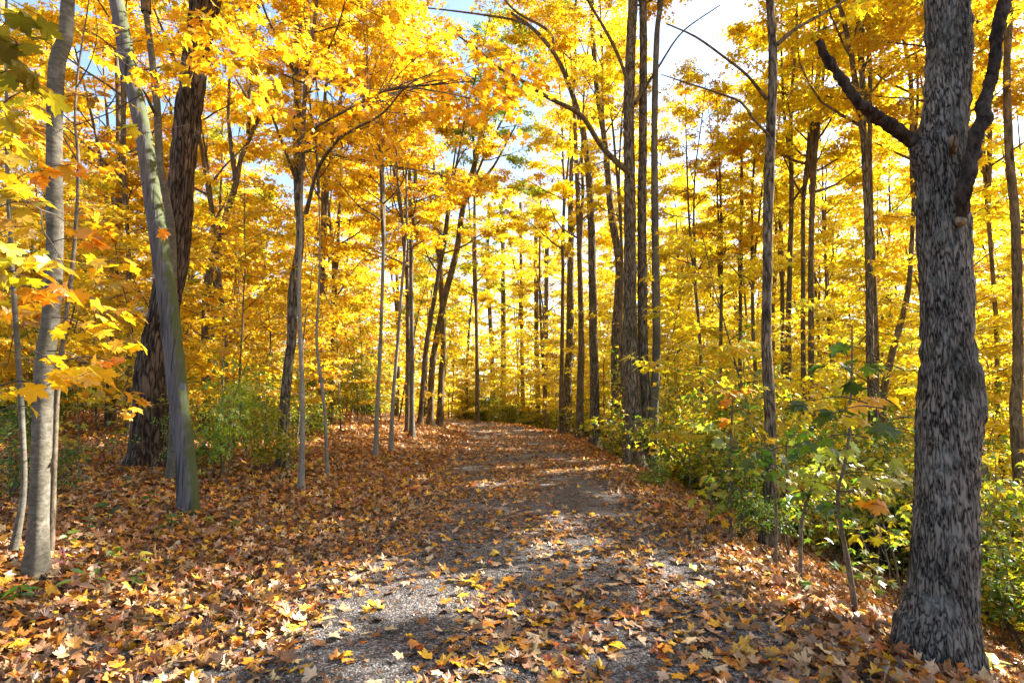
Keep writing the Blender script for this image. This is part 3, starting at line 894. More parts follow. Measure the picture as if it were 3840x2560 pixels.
limb(root, org, [(2380, 390, 15, Y), (2440, 470, 0.5 + 11, Y + .1), (2400, 340, 10, Y), (2395, 200, 8, Y)][:1] + [(2470, 250, 9, Y + .3), (2560, 120, 7, Y + .6), (2700, 20, 5, Y + 1)], B_FAR, 'limb', 6)
tree('maple_tree', 'dark flaking trunk pressed against the stoutest trunk, on its right', [(2425, 1765, 50), (2420, 1525, 46), (2411, 1280, 40), (2407, 816, 36), (2411, 490, 33), (2411, 0, 30)], B_MAPLE, Y=CY + .15, top=18, hz=11.5, hs=.5, seg=20, step=.08, relief=(.014, 18, 5, True))
tree('maple_tree', 'pale spotted straight trunk at the right end of the path edge cluster', [(2447, 1775, 42), (2452, 1525, 36), (2462, 1280, 32), (2455, 735, 28), (2455, 408, 25), (2464, 122, 22), (2480, 0, 20)], B_GREY, Y=CY + .1, top=17, hz=11.5, hs=.5, seg=20, step=.08, relief=(.008, 16, 6, True))
tree('maple_tree', 'grey trunk leaning a little left at the left end of the path edge cluster', [(2317, 1715, 56), (2313, 1500, 44), (2311, 1280, 40), (2322, 1000, 32), (2292, 800, 28), (2272, 560, 25), (2245, 380, 23), (2231, 245, 22), (2219, 0, 19)], B_MAPLE, top=18, hz=11, hs=.6, seg=18, step=.1, relief=(.012, 16, 5, True))
tree('young_tree', 'thin stem crooked beside the left trunk of the path edge cluster', [(2341, 1713, 20), (2345, 1600, 18), (2338, 1450, 18), (2328, 1280, 16), (2330, 900, 12), (2300, 500, 9)], B_FAR, Y=CY + 1.6, top=10, hz=6, hs=.4, seg=8)
root, org, S, Y = tree('maple_tree', 'shaggy peeling trunk whose long limb arches over the path', [(2231, 1674, 40), (2229, 1400, 36), (2225, 1280, 34), (2219, 898, 30), (2207, 653, 27), (2186, 490, 24), (2137, 327, 20), (2080, 204, 17), (2000, 110, 14), (1917, 49, 10)], B_MAPLE, top=0, head=False, seg=14, step=.12, relief=(.012, 14, 5, True))
limb(root, org, [(2080, 204, 13, Y), (2060, 120, 12, Y), (1930, 40, 10, Y), (1850, -60, 8, Y)], B_FAR, 'limb', 6)
limb(root, org, [(1990, 100, 10, Y), (1900, 70, 10, Y), (1623, 33, 6, Y - .5), (1500, 30, 3, Y - .7)], B_FAR, 'limb', 6)
put_head(root, org, 3, at(2150, 350, Y + .6), 1.0, .75, (1, .92, .8))
tree('maple_tree', 'brown trunk with a hollow sided foot, second of the row beyond the cluster', [(2174, 1647, 32), (2176, 1450, 28), (2180, 1280, 24), (2172, 900, 20), (2160, 560, 17)], B_FAR, top=18, hz=7.5, hs=.9, relief=(.01, 12, 4, True))
row = [
 ('straight greenish trunk on the path edge where the verge narrows', [(2043, 1610, 21), (2044, 1450, 19), (2047, 1280, 18), (2052, 800, 15)]),
 ('dark trunk in ivy green undergrowth, left of the greenish path edge trunk', [(2019, 1598, 20), (2016, 1450, 19), (2012, 1280, 18), (2010, 800, 15)]),
 ('lone straight trunk on the right rim of the distant bend', [(1962, 1594, 17), (1960, 1450, 16), (1957, 1280, 15), (1952, 760, 12)]),
 ('twin stemmed trunk standing straight at the end of the path, sunlit on its right foot', [(1886, 1586, 26), (1886, 1450, 22), (1888, 1280, 19), (1885, 800, 15)]),
 ('rough trunk at the end of the path, left of the twin stemmed trunk', [(1847, 1583, 22), (1848, 1450, 20), (1843, 1280, 17), (1828, 1000, 14), (1835, 760, 12)]),
 ('short dark foot of a trunk behind the bend, leftmost at the path end', [(1789, 1582, 18), (1790, 1450, 17), (1788, 1280, 14), (1780, 820, 12)]),
 ('slim trunk just beyond the path edge, right of the greenish one', [(2104, 1628, 19), (2105, 1450, 17), (2108, 1280, 15), (2115, 800, 12)]),
]
for lb_, pts in row:
    tree('maple_tree', lb_, pts, B_FAR, top=17 + trng.uniform(-1, 3), hz=7.5, group='trunks around the far bend', relief=(.01, 10, 4, True))
tree('maple_tree', 'pale thick trunk deeper in the wood, half hidden behind the path edge row', [(2128, 1560, 32), (2130, 1400, 30), (2137, 1280, 29), (2140, 900, 25)], B_MAPLE, Y=30, top=20, hz=9, relief=(.012, 10, 3, True))

# --- right background
tree('maple_tree', 'grey brown twin trunk rising behind the saplings, left of the big front trunk', [(3278, 1607, 38), (3268, 1443, 36), (3262, 1280, 33), (3258, 980, 30), (3250, 735, 28), (3238, 490, 27), (3232, 200, 22)], B_MAPLE, Y=13.5, top=17, hz=8, seg=16, step=.12, relief=(.012, 14, 4, True), kinds=2)
tree('maple_tree', 'second darker stem close behind the grey brown twin trunk', [(3290, 1560, 26), (3285, 1280, 24), (3270, 900, 22), (3262, 600, 20), (3262, 245, 18)], B_FAR, Y=14.6, top=17, hz=9, hs=.8)
tree('maple_tree', 'dark straight trunk right of the slender mottled trunk, forking high up', [(3046, 1560, 26), (3042, 1280, 24), (3042, 898, 22), (3054, 612, 20), (3066, 500, 16)], B_FAR, Y=17, top=18, hz=8)
tree('maple_tree', 'thin dark trunk paired with the forking one, on its left', [(3018, 1540, 22), (3012, 1280, 20), (3012, 980, 18), (3013, 735, 16), (3030, 560, 13)], B_FAR, Y=17.5, top=15, hz=8, hs=.7)
tree('maple_tree', 'brown trunk just right of the slender mottled trunk, split into two', [(2960, 1530, 24), (2955, 1280, 22), (2962, 1000, 20), (2968, 653, 17)], B_FAR, Y=18, top=17, hz=8)
tree('maple_tree', 'straw coloured trunk hidden close behind the slender mottled trunk', [(2940, 1500, 18), (2935, 1280, 17), (2930, 900, 15)], B_FAR, Y=20, top=12, hz=5.5, hs=.5)
tree('maple_tree', 'tall brown trunk at the right picture edge beyond the big front trunk', [(3813, 1623, 55), (3815, 1443, 48), (3817, 1280, 45), (3809, 857, 42), (3785, 571, 38), (3776, 245, 34), (3785, 0, 30)], B_FAR, Y=11, top=18, hz=9, seg=16, relief=(.014, 14, 4, True), color=(1, .93, .8))
for lb_, pts, Y_ in [
 ('thin stem among yellow leaves, halfway between the cluster and the mottled trunk', [(2703, 1500, 16), (2703, 1280, 15), (2706, 900, 12)], 19),
 ('spindly dark stem right of the path edge cluster, leaning left higher up', [(2635, 1520, 14), (2621, 1225, 12), (2593, 939, 10), (2580, 740, 8)], 18),
 ('straight thin trunk left of the mottled trunk, nearest to it', [(2838, 1480, 16), (2826, 1280, 14), (2821, 1061, 13), (2821, 735, 11)], 19),
 ('straight thin trunk second to the left of the mottled trunk', [(2776, 1500, 17), (2776, 1225, 15), (2780, 735, 13)], 20),
 ('bent stem leaning right behind the twin trunk near the big front tree', [(3310, 1560, 30), (3340, 1350, 28), (3400, 1120, 24), (3420, 900, 18)], 15),
 ('dark crooked trunk between the big front tree and the right picture edge', [(3742, 1560, 22), (3735, 1200, 20), (3690, 600, 18), (3680, 300, 15)], 16)]:
    low = pts[0][0] < 2900
    tree('young_tree', lb_, pts, B_FAR, Y=Y_, top=12.5 if low else 15, hz=5 if low else 7, hs=.52 if low else .75)

# --- left side
root, org, S, Y = tree('maple_tree', 'smooth grey trunk nearest the left picture edge, curving right towards its top', [(139, 2157, 100), (143, 2015, 84), (150, 1800, 80), (157, 1650, 80), (167, 1362, 82), (192, 1184, 76), (206, 898, 72), (204, 735, 72), (204, 490, 68), (214, 245, 72), (245, 140, 64), (255, 0, 58), (275, -200, 52)], B_GREY, top=14, hz=7.5, hs=.9, seg=40, step=.03, relief=(.005, 14, 16, False), flare=.35, color=(1, .97, .85))
GY_ = Y
tree('young_tree', 'thin grey stem at the far left, leaning in beside the smooth grey trunk', [(30, 2150, 30), (69, 1974, 28), (90, 1811, 26), (82, 1566, 25), (64, 1280, 24), (40, 900, 20), (25, 500, 15)], B_GREY, Y=GY_ + .25, top=8, head=False, seg=14, step=.08, relief=(.004, 20, 12, False))
# the leaning pole
pole_pts = [(714, 1925, 88), (694, 1688, 80), (673, 1525, 78), (641, 1225, 78), (608, 980, 76), (571, 735, 72), (535, 490, 70), (482, 245, 67), (437, 0, 64), (400, -200, 60)]
PYY = float(ground_hit(714, 1925)[1])
P = trunk_path(pole_pts, PYY)
org = P[0, :3].copy(); org[2] = float(terrain(org[0], org[1]))
P[0, 2] -= .2
S = spline(P, .035)
proot = empty('wooden_pole', org, 'weathered grey wooden pole leaning left, green moss down its right side', 'pole')
def pole_relief(b, a, rr):
    q_ = b * np.array([26, 26, 2.2])
    n_ = vnoise(q_)
    ck = np.clip(.36 - vnoise(b * np.array([11, 11, 1.6]) + 17), 0, .36) / .36
    return .004 * (n_ - .5) - .02 * ck + rr * .04 * (vnoise(b * 3.0) - .5)
V, Q = tube(S[:, :3] - org, S[:, 3], 44, pole_relief)
# moss weight: how far round towards the right the surface faces
cx_ = np.repeat(S[:, :3] - org, 44, 0)
nv = unit(V - cx_)
wgt = np.clip(nv[:, 0] * .95 - nv[:, 1] * .1, -1, 1)
hh = V[:, 2]
wgt = wgt * .95 + .0 * hh
ptop = len(V)
V = np.vstack([V, S[-1:, :3] - org])
capf = np.array([(ptop - 44 + j, ptop - 44 + (j + 1) % 44, ptop) for j in range(44)])
mcol = np.repeat(np.concatenate([np.clip(wgt, 0, 1), [0]])[:, None], 3, 1)
link('shaft', mesh_np('shaft', V, [Q, capf], B_POLE, mcol, smooth=True), proot)
tp = at(686, 1450, PYY - .155) - org
bx = np.array([(x_, y_, z_) for x_ in (-.03, .03) for y_ in (-.006, .006) for z_ in (-.045, .045)]) + tp
bf = np.array([(0, 1, 3, 2), (4, 6, 7, 5), (0, 4, 5, 1), (2, 3, 7, 6), (0, 2, 6, 4), (1, 5, 7, 3)])
link('metal_tag', mesh_np('metal_tag', bx, bf, simple_mat('dull_tin', (.13, .13, .125), .5)), proot)
OCC.append((org[0], org[1], PYY))

root, org, S, Y = tree('maple_tree', 'slim grey trunk rising close behind the leaning pole', [(649, 1803, 40), (652, 1525, 36), (650, 1200, 34), (645, 898, 32), (629, 776, 32), (600, 612, 32), (588, 392, 31), (563, 163, 28), (543, 0, 26)], B_GREY, top=14, hz=8, hs=.8, seg=18, step=.06, relief=(.005, 16, 12, False), color=(1, .97, .85))
limb(root, org, [(592, 440, 22, Y), (565, 395, 16, Y - .2), (545, 350, 12, Y - .4), (500, 300, 8, Y - .5)], B_GREY, 'limb', 8)
root, org, S, Y = tree('oak_tree', 'massive dark ridged trunk behind the leaning pole, wide at the foot', [(558, 1750, 175), (563, 1525, 132), (571, 1362, 124), (620, 1143, 122), (665, 898, 112), (682, 653, 108), (710, 408, 108), (739, 163, 110), (768, 20, 120), (800, -150, 110)], B_DARK, top=20, hz=9.5, hs=1.1, seg=56, step=.05, relief=(.045, 11, 2.0, True), flare=.25, color=(1, .97, .85))
root, org, S, Y = tree('maple_tree', 'slim two tone trunk left of the path, orange boughs reaching over from it', [(1061, 1757, 50), (1065, 1566, 42), (1082, 1362, 38), (1094, 1280, 36), (1098, 1102, 40), (1126, 898, 34), (1118, 735, 34), (1114, 490, 32), (1118, 245, 30), (1122, 0, 28)], B_MAPLE, top=17, hz=9, hs=.65, seg=22, step=.07, relief=(.009, 16, 6, True), color=(1, .95, .8))
OVT = (root, org, S, Y)
limb(root, org, [(1147, 800, 20, Y), (1190, 640, 15, Y - .6), (1250, 546, 13, Y - 1.2), (1300, 500, 12, Y - 1.8), (1429, 430, 9, Y - 3), (1530, 320, 6, Y - 4), (1660, 260, 4, Y - 4.6)], B_FAR, 'limb', 7)
limb(root, org, [(1122, 560, 18, Y), (1179, 484, 12, Y - .8), (1312, 408, 11, Y - 2), (1473, 332, 9, Y - 3.5), (1620, 340, 6, Y - 4.5), (1760, 370, 3, Y - 5)], B_FAR, 'limb', 7)
limb(root, org, [(1120, 700, 16, Y), (1060, 540, 12, Y - .5), (1000, 380, 10, Y - 1), (940, 220, 8, Y - 1.5), (880, 60, 6, Y - 2)], B_FAR, 'limb', 6)
limb(root, org, [(1118, 300, 16, Y), (1060, 190, 12, Y), (1000, 60, 10, Y - .2), (960, -60, 8, Y - .4)], B_FAR, 'limb', 6)
limb(root, org, [(1122, 420, 14, Y), (1200, 250, 10, Y - .6), (1270, 90, 8, Y - 1.2), (1310, -60, 6, Y - 1.6)], B_FAR, 'limb', 6)
for lb_, pts, mt, hd in [
 ('whitish thin stem just right of the slim two tone trunk', [(1129, 1835, 22), (1135, 1566, 20), (1127, 1280, 18), (1122, 1100, 16), (1130, 800, 12), (1140, 500, 8)], B_PALE, .45),
 ('thin curved grey sapling leaning left, midway along the left bank', [(1231, 1786, 14), (1216, 1525, 13), (1188, 1290, 12), (1195, 1100, 9), (1200, 900, 6)], B_PALE, .3),
 ('pale slender sapling standing at the left path edge, left one of two', [(1407, 1717, 18), (1417, 1484, 16), (1427, 1280, 15), (1437, 950, 13), (1439, 735, 12), (1431, 490, 10)], B_PALE, .5),
 ('pale slender sapling standing at the left path edge, right one of two', [(1466, 1688, 17), (1472, 1525, 15), (1492, 1280, 13), (1505, 1100, 12), (1525, 816, 10), (1517, 449, 8)], B_PALE, .5),
 ('straight grey trunk on the left bank before the bend', [(1545, 1640, 21), (1545, 1450, 18), (1545, 1280, 17), (1540, 900, 14), (1535, 620, 11)], B_GREY, .7),
 ('brown trunk tucked behind the straight grey trunk on the left bank', [(1528, 1620, 19), (1528, 1450, 18), (1530, 1280, 17), (1525, 900, 14)], B_FAR, .8)]:
    tree('young_tree', lb_, pts, mt, top=11, hz=5.5, hs=hd, seg=10, step=.12, relief=(.003, 20, 10, False), color=(1, .92, .75))
lean_root, lorg, LS, LY = tree('oak_tree', 'leaning trunk beyond the left bank, its crown still green against the sky', [(1615, 1549, 26), (1619, 1400, 25), (1635, 1280, 24), (1672, 1100, 24), (1713, 939, 23), (1737, 776, 22), (1786, 588, 20), (1819, 408, 16), (1835, 250, 11)], B_FAR, Y=26, top=0, head=False, seg=12, relief=(.012, 9, 3, True))
limb(lean_root, lorg, [(1750, 730, 12, LY), (1840, 640, 10, LY), (1933, 473, 6, LY - .5)], B_FAR, 'limb', 6)
limb(lean_root, lorg, [(1780, 610, 12, LY), (1770, 480, 10, LY + .4), (1740, 330, 6, LY + .6)], B_FAR, 'limb', 6)
put_head(lean_root, lorg, 1, at(1750, 760, LY), .4, .72, (.42, .72, 1.4), (.35, 0, 1))
put_head(lean_root, lorg, 4, at(1800, 560, LY), 2.4, .5, (.36, .68, 1.4), (.2, 0, 1))
for lb_, pts, Y_ in [
 ('dark trunk leaning right in a group of three at the left bank end', [(1574, 1590, 20), (1590, 1400, 20), (1602, 1280, 19), (1640, 1050, 16), (1664, 898, 13)], 24),
 ('dark trunk with a pale right flank, rightmost of three at the left bank end', [(1651, 1549, 27), (1656, 1400, 24), (1664, 1280, 23), (1650, 1000, 20), (1640, 780, 16)], 27),
 ('straight shaded trunk right behind the slim two tone trunk', [(1205, 1560, 26), (1206, 1280, 22), (1212, 800, 18), (1216, 408, 14)], 20),
 ('thin shaded trunk well behind the leaning pole, on its left', [(485, 1560, 28), (484, 1400, 26), (487, 1280, 24), (480, 900, 18)], 16),
 ('thin shaded trunk between the left grey trunk and the dark ridged trunk', [(430, 1500, 16), (432, 1280, 16), (440, 735, 14), (452, 450, 12)], 22),
 ('slender trunk halfway between the leaning pole and the two tone trunk', [(850, 1560, 18), (845, 1280, 16), (820, 1000, 14), (800, 800, 11)], 18)]:
    tree('maple_tree', lb_, pts, B_FAR, Y=Y_, top=15, hz=7, hs=.85, relief=(.008, 10, 4, True))
root, org, S, Y = tree('oak_tree', 'crooked forked trunk among gold leaves, right of the dark ridged trunk', [(770, 1530, 40), (772, 1300, 36), (775, 1102, 34), (800, 963, 30), (850, 800, 26), (884, 690, 24), (905, 590, 20), (939, 514, 18), (988, 408, 14), (1060, 290, 9)], B_FAR, Y=17, top=0, head=False, seg=12, relief=(.012, 10, 4, True))
limb(root, org, [(884, 680, 22, Y), (868, 560, 20, Y), (857, 424, 15, Y), (862, 250, 9, Y)], B_FAR, 'limb', 8)
put_head(root, org, 5, at(930, 500, Y), .4, .6, (1, .8, .6))


# ------------------------------------------------------------------ woods that fill in between
frng = np.random.default_rng(77)
FILL = []
def free(x, y, dmin):
    for ox, oy, *_ in OCC:
        if (ox - x) ** 2 + (oy - y) ** 2 < dmin * dmin: return False
    return True

def screen_x(x, y):
    return 1920 + F * x / (y * CP)

def filler_tree(x, y, label, group, H, rad, s, hz):
    z = float(terrain(x, y))
    root = empty('maple_tree', (x, y, z), label, 'tree', group)
    lx, ly = frng.normal(0, .035, 2)
    k = np.linspace(0, 1, 12)
    P = np.stack([lx * H * k + .15 * np.sin(k * 5 + x), ly * H * k + .15 * np.sin(k * 4 + y), -.2 + (H + .2) * k], -1)
    V, Q = tube(P, rad * (1 - .85 * k), 9, lambda b, a, rr: rr * .25 * (vnoise(b * 4.0 + x) - .5))
    link('trunk', mesh_np('trunk', V, Q, B_FAR, smooth=True), root)
    i = int(np.argmin(abs(P[:, 2] - hz)))
    put_head(root, (0, 0, 0), int(frng.integers(7)), P[i], frng.uniform(0, 6.28), s, hue(x, y, frng), unit(P[-1] - P[i]))
    OCC.append((x, y, 0))
    return root

def in_way(x, y, d):
    """keeps the path and the view along it open as far as the bend"""
    return abs(d) < 4.4 if y < 37 else (abs(d) < 3.0)

cnt = tries = 0
while cnt < 120 and tries < 15000:
    tries += 1
    y = 15 + 50 * frng.uniform(0, 1) ** .9
    x = frng.uniform(-1, 1) * (y * .95 + 2)
    d = x - float(pathx(y))
    if in_way(x, y, d) or not free(x, y, 2.5): continue
    if y < 34 and (2490 < screen_x(x, y) < 2830 or 1640 < screen_x(x, y) < 2090): continue
    H = frng.uniform(14, 20)
    FILL.append((filler_tree(x, y, None, None, H, frng.uniform(.07, .16), frng.uniform(.75, 1.05), frng.uniform(3.5, 6.5)), 'tall tree', x, y))
    cnt += 1

# maples added down the right slope, and one left, mainly for their shade
for (x, y, H, s, hz) in [(9.5, 3.0, 17, .9, 6.0), (13.5, -1.5, 18, .9, 6), (14.5, 8, 19, .7, 7), (9.1, 11.2, 16, .6, 8.5), (8.3, 6.3, 15, .62, 8), (20, 5, 20, 1.1, 6), (18.5, 13, 19, 1.0, 5.5), (24, 17, 19, 1.0, 5), (-8, 1.5, 16, .8, 6)]:
    filler_tree(x, y, 'golden maple beside the path, its crown reaching over from outside the picture', 'maples standing beside the camera', H, .15, s, hz)

def filler_under(x, y, k, s, col):
    z = float(terrain(x, y))
    root = empty('young_maple', (x, y, z), None, 'young tree')
    root.rotation_euler = (0, 0, frng.uniform(0, 6.28))
    root.scale = (s, s, s)
    t, w, c = UNDERS[k]
    link('trunk', t, root)
    b_ = link('branches', w, root); b_['kind'] = 'stuff'
    f_ = link('crown', c, root, color=col); f_['kind'] = 'stuff'
    OCC.append((x, y, 0))
    FILL.append((root, 'young maple', x, y))

cnt = tries = 0
while cnt < 250 and tries < 12000:
    tries += 1
    y = 10 + 46 * frng.uniform(0, 1) ** .85
    x = frng.uniform(-1, 1) * (y * .93 + 1)
    d = x - float(pathx(y))
    if abs(d) < (4.8 if y < 30 else 3.2) or not free(x, y, 1.3): continue
    filler_under(x, y, int(frng.integers(7)), frng.uniform(.8, 1.3), hue(x, y, frng) * frng.uniform(.85, 1.05))
    cnt += 1
# the thicket that closes the view beyond the bend
for k in range(26):
    y = frng.uniform(40, 56); x = frng.uniform(-9, 13)
    if abs(x - float(pathx(y))) < 2.6: continue
    filler_under(x, y, int(frng.integers(7)), frng.uniform(1.0, 1.5), (.9, 1.0, .9))

def shrub(x, y, k, s, col=(1, 1, 1), label=None):
    z = float(terrain(x, y))
    root = empty('shrub', (x, y, z), label, 'shrub')
    root.rotation_euler = (0, 0, frng.uniform(0, 6.28))
    root.scale = (s, s, s * frng.uniform(.9, 1.6))
    a_ = link('stems', SHRUBS[k][0], root); a_['kind'] = 'stuff'
    b_ = link('foliage', SHRUBS[k][1], root, color=col); b_['kind'] = 'stuff'
    if label is None: FILL.append((root, 'leafy shrub', x, y))

cnt = tries = 0
while cnt < 190 and tries < 9000:
    tries += 1
    y = 6.0 + 42 * frng.uniform(0, 1) ** 1.15
    x = frng.uniform(-1, 1) * (y * .92 + 1)
    d = x - float(pathx(y))
    if -5.6 < d < 3.5 and y < 38: continue
    if abs(d) < 2.6: continue
    if (d < 0 and (y < 14 or (y < 26 and frng.uniform() < .5))) or (0 < d < 6 and y < 11): continue
    shrub(x, y, int(frng.integers(6)), frng.uniform(.8, 1.4))
    cnt += 1
cnt = 0
while cnt < 75:
    y = frng.uniform(7.5, 22); d = frng.uniform(3.6, 11)
    x = d + float(pathx(y))
    if screen_x(x, y) > 4000 or (y < 12 and d < 6.2): continue
    shrub(x, y, int(frng.integers(3)) * 2, frng.uniform(.9, 1.5), (1.25, 1.2, 1))
    cnt += 1
for k in range(24):
    y = frng.uniform(38, 50); x = frng.uniform(-6, 12)
    if abs(x - float(pathx(y))) < 2.4: continue
    shrub(x, y, int(frng.integers(6)), frng.uniform(1.2, 1.8))

SAPS = []
for k in range(6):
    r = np.random.default_rng(400 + k)
    H = 1.3 + .25 * k
    st, tw, lb = Bag(), Bag(), LeafBag()
    P = curve_pts((0, 0, -.08), (r.normal(0, .15), r.normal(0, .15), 1), H, 7, r, .2, .13)
    st.tube(spline(P, .08), np.linspace(.010, .003, len(spline(P, .08))), 6)
    for j in range(9):
        f = r.uniform(.25, 1)
        q0 = np.array([np.interp(f * 7, np.arange(8), P[:, c]) for c in range(3)])
        a_ = r.uniform(0, 6.28)
        hd = unit(np.array([math.cos(a_), math.sin(a_), r.uniform(0, .5)])); Lt = r.uniform(.15, .4)
        tw.tube(np.array([q0, q0 + hd * Lt * .5 + [0, 0, .01], q0 + hd * Lt]), [.004, .003, .0015], 3)
        lb.add(spray(q0 + hd * Lt * .4, hd, Lt * .9, 9, r, (.06, .115), .4, .6, .2, .03))
    p, d, nn, s_ = lb.arr()
    SAPS.append((st.mesh('stem', B_STEM), tw.mesh('twigs', B_TWIG), leaf_mesh('foliage', M_LEAF, p, d, nn, s_, pick(GRN, [[5, 5, 3, 1, 2], [2, 4, 5, 3, 0], [1, 2, 4, 5, 0]][k % 3], len(p), r), T_LO, r)))
cnt = 0
while cnt < 75:
    right = cnt < 52
    y = frng.uniform(5.2, 17) if right else frng.uniform(8.5, 20)
    d = frng.uniform(2.7, 7.5) if right else -frng.uniform(5.2, 11)
    if right and y < 7 and d < 3.2: continue
    x = d + float(pathx(y))
    if not -250 < screen_x(x, y) < 4000: continue
    k = int(frng.integers(6))
    root = empty('sapling', (x, y, float(terrain(x, y))), None, 'sapling')
    root.rotation_euler = (0, 0, frng.uniform(0, 6.28))
    s_ = frng.uniform(.75, 1.25); root.scale = (s_, s_, s_)
    for nm, me in zip(('stem', 'twigs', 'foliage'), SAPS[k]):
        o = link(nm, me, root)
        if nm != 'stem': o['kind'] = 'stuff'
    FILL.append((root, 'thin leafy sapling', x, y))
    cnt += 1

# labels of the trees and shrubs between the measured ones: told apart by where they stand
BINS = [(560, 'left of the dark ridged trunk'), (1070, 'between leaning pole and two tone trunk'), (1430, 'between two tone trunk and pale saplings'),
        (1760, 'above the left bank end'), (2050, 'behind the path bend'), (2380, 'behind the path edge row'), (2880, 'between trunk cluster and mottled trunk'),
        (3530, 'between mottled and big front trunk'), (9999, 'right of the big front trunk')]
ORD = 'first second third fourth fifth sixth seventh eighth ninth tenth eleventh twelfth thirteenth fourteenth fifteenth sixteenth seventeenth eighteenth nineteenth twentieth twenty-first twenty-second twenty-third twenty-fourth twenty-fifth twenty-sixth twenty-seventh twenty-eighth twenty-ninth thirtieth'.split()
bk = {}
for root, kind, x, y in FILL:
    sx = screen_x(x, y)
    b_ = next(nm for lim, nm in BINS if sx < lim)
    dp = 'front' if y < 16 else ('middle' if y < 26 else ('rear' if y < 38 else 'farthest'))
    bk.setdefault((kind, b_, dp), []).append((sx, root))
for (kind, b_, dp), lst in bk.items():
    for i, (sx, root) in enumerate(sorted(lst, key=lambda t: t[0])):
        if len(lst) == 1: root['label'] = 'only %s in the %s rank, %s' % (kind, dp, b_)
        else: root['label'] = '%s, %s from left, %s rank, %s' % (kind, (ORD[i] if i < 30 else 'number %d' % (i + 1)), dp, b_)
        root['group'] = kind + 's filling the wood'

# ------------------------------------------------------------------ leaves near enough to tell apart
nrng = np.random.default_rng(21)
LVAR = []
for k in range(10):
    p0 = np.zeros((1, 3))
    LVAR.append(leaf_mesh('leaf_shape', M_LEAF, p0, np.array([[0, 1., 0]]), np.array([[0, 0, 1.]]), np.ones(1), np.ones((1, 3)), T_HI, nrng, curl=(-.1, .5), fold=(-.1, .4), droop=(0, .5)))
_lance = np.array([(0, 0.0), (0.10, 0.2), (0.14, 0.45), (0.09, .75), (0, 1.0), (-0.09, .75), (-0.14, 0.45), (-.10, .2)])
T_LANCE = (_lance, np.array([(0, i, i + 1) for i in range(1, 7)]))
_ov = np.array([(0, 0.0), (.22, .12), (0.31, 0.35), (.25, .65), (0, 1.0), (-.25, .65), (-0.31, 0.35), (-.22, .12)])
T_OV8 = (_ov, np.array([(0, i, i + 1) for i in range(1, 7)]))
OVAR = [leaf_mesh('oval_leaf_shape', M_LEAF, np.zeros((1, 3)), np.array([[0, 1., 0]]), np.array([[0, 0, 1.]]), np.ones(1), np.ones((1, 3)), T_OV8, nrng) for k in range(4)]
LANCE = [leaf_mesh('narrow_leaf_shape', M_LEAF, np.zeros((1, 3)), np.array([[0, 1., 0]]), np.array([[0, 0, 1.]]), np.ones(1), np.ones((1, 3)), T_LANCE, nrng, droop=(.1, .5)) for k in range(3)]

def one_leaf(root, org, pos, d, n, size, col, shapes=LVAR):
    o = link('leaf', shapes[int(nrng.integers(len(shapes)))], root, color=col)
    d = Vector(unit(d)); n = Vector(n)
    s = d.cross(n).normalized(); n = s.cross(d)
    M = Matrix((s, d, n)).transposed().to_4x4()
    M.translation = Vector(pos) - Vector(org)
    o.matrix_local = M @ Matrix.Scale(size, 4)
    return o

def cluster(root, org, px, py, Y, n, rpx, col, size=(.105, .14), jit=.1, flat=.35, twigs=None, origin=None, squash=.35):
    size = (size[0] * .88, size[1] * .88)
    c = at(px, py, Y)
    r_ = rpx * Y / F
    for i in range(n):
        o = nrng.uniform(-1, 1, 3) * np.array([r_, r_ * .8, r_ * squash])
        p = c + o
        a = nrng.uniform(0, 6.28)
        d = np.array([math.cos(a), math.sin(a), nrng.uniform(-.9, -.05)])
        nn = unit(np.array([0, 0, 1.0]) + nrng.normal(0, flat, 3))
        cc = np.clip(np.array(col) * nrng.uniform(1 - jit, 1 + jit, 3) * nrng.uniform(.85, 1.1), 0.004, .95)
        one_leaf(root, org, p, d, nn, nrng.uniform(*size), cc)
        if twigs is not None:
            q0 = c if origin is None else c * .6 + np.asarray(origin) * .4
            twigs.tube(np.array([c, (c + p) / 2 + [0, 0, .01], p]), [.002, .0015, .001], 3)
    if twigs is not None and origin is not None:
        o_ = np.asarray(origin)
        if np.linalg.norm(o_ - c) > .7:
            o_ = c + unit(np.array([np.sign(o_[0] - c[0]) * .5, .25, .1 * nrng.normal()])) * nrng.uniform(.35, .6)
        m1 = (o_ + c) / 2 + np.array([0, 0, .06 * np.linalg.norm(o_ - c)])
        twigs.tube(spline(np.array([o_, m1, c]), .08), np.linspace(.005, .0025, len(spline(np.array([o_, m1, c]), .08))), 4)

def stem_of(S, z):
    return S[int(np.argmin(np.abs(S[:, 2] - z))), :3]

def sapling(label, pts, Y, clusters, bark=B_STEM, group=None):
    """pts base up in photograph pixels; clusters (px, py, distance, count, radius px, colour)"""
    P = trunk_path(pts, Y)
    gz = float(terrain(P[0, 0], P[0, 1]))
    org = np.array([P[0, 0], P[0, 1], gz])
    if P[0, 2] > gz: P = np.vstack([[*P[0, :2], gz - .08, P[0, 3]], P])
    else: P[0, 2] = min(P[0, 2], gz - .05)
    S = spline(P, .06)
    root = empty('sapling', org, label, 'sapling', group)
    V, Q = tube(S[:, :3] - org, S[:, 3], 8, lambda b, a, rr: rr * .3 * (vnoise(b * 9 + px0) - .5))
    link('stem', mesh_np('stem', V, Q, bark, smooth=True), root)
    tw = Bag()
    for (px, py, Yc, n, rp, col) in clusters:
        c = at(px, py, Yc)
        cluster(root, org, px, py, Yc, n, rp, col, twigs=tw, origin=stem_of(S, c[2] - .25 * abs(c[0] - stem_of(S, c[2])[0])))
    if tw.n:
        me = tw.mesh('twigs', B_TWIG)
        me.transform(Matrix.Translation(-Vector(org)))
        o = link('twigs', me, root); o['kind'] = 'stuff'
    return root, org, S
px0 = 3.0
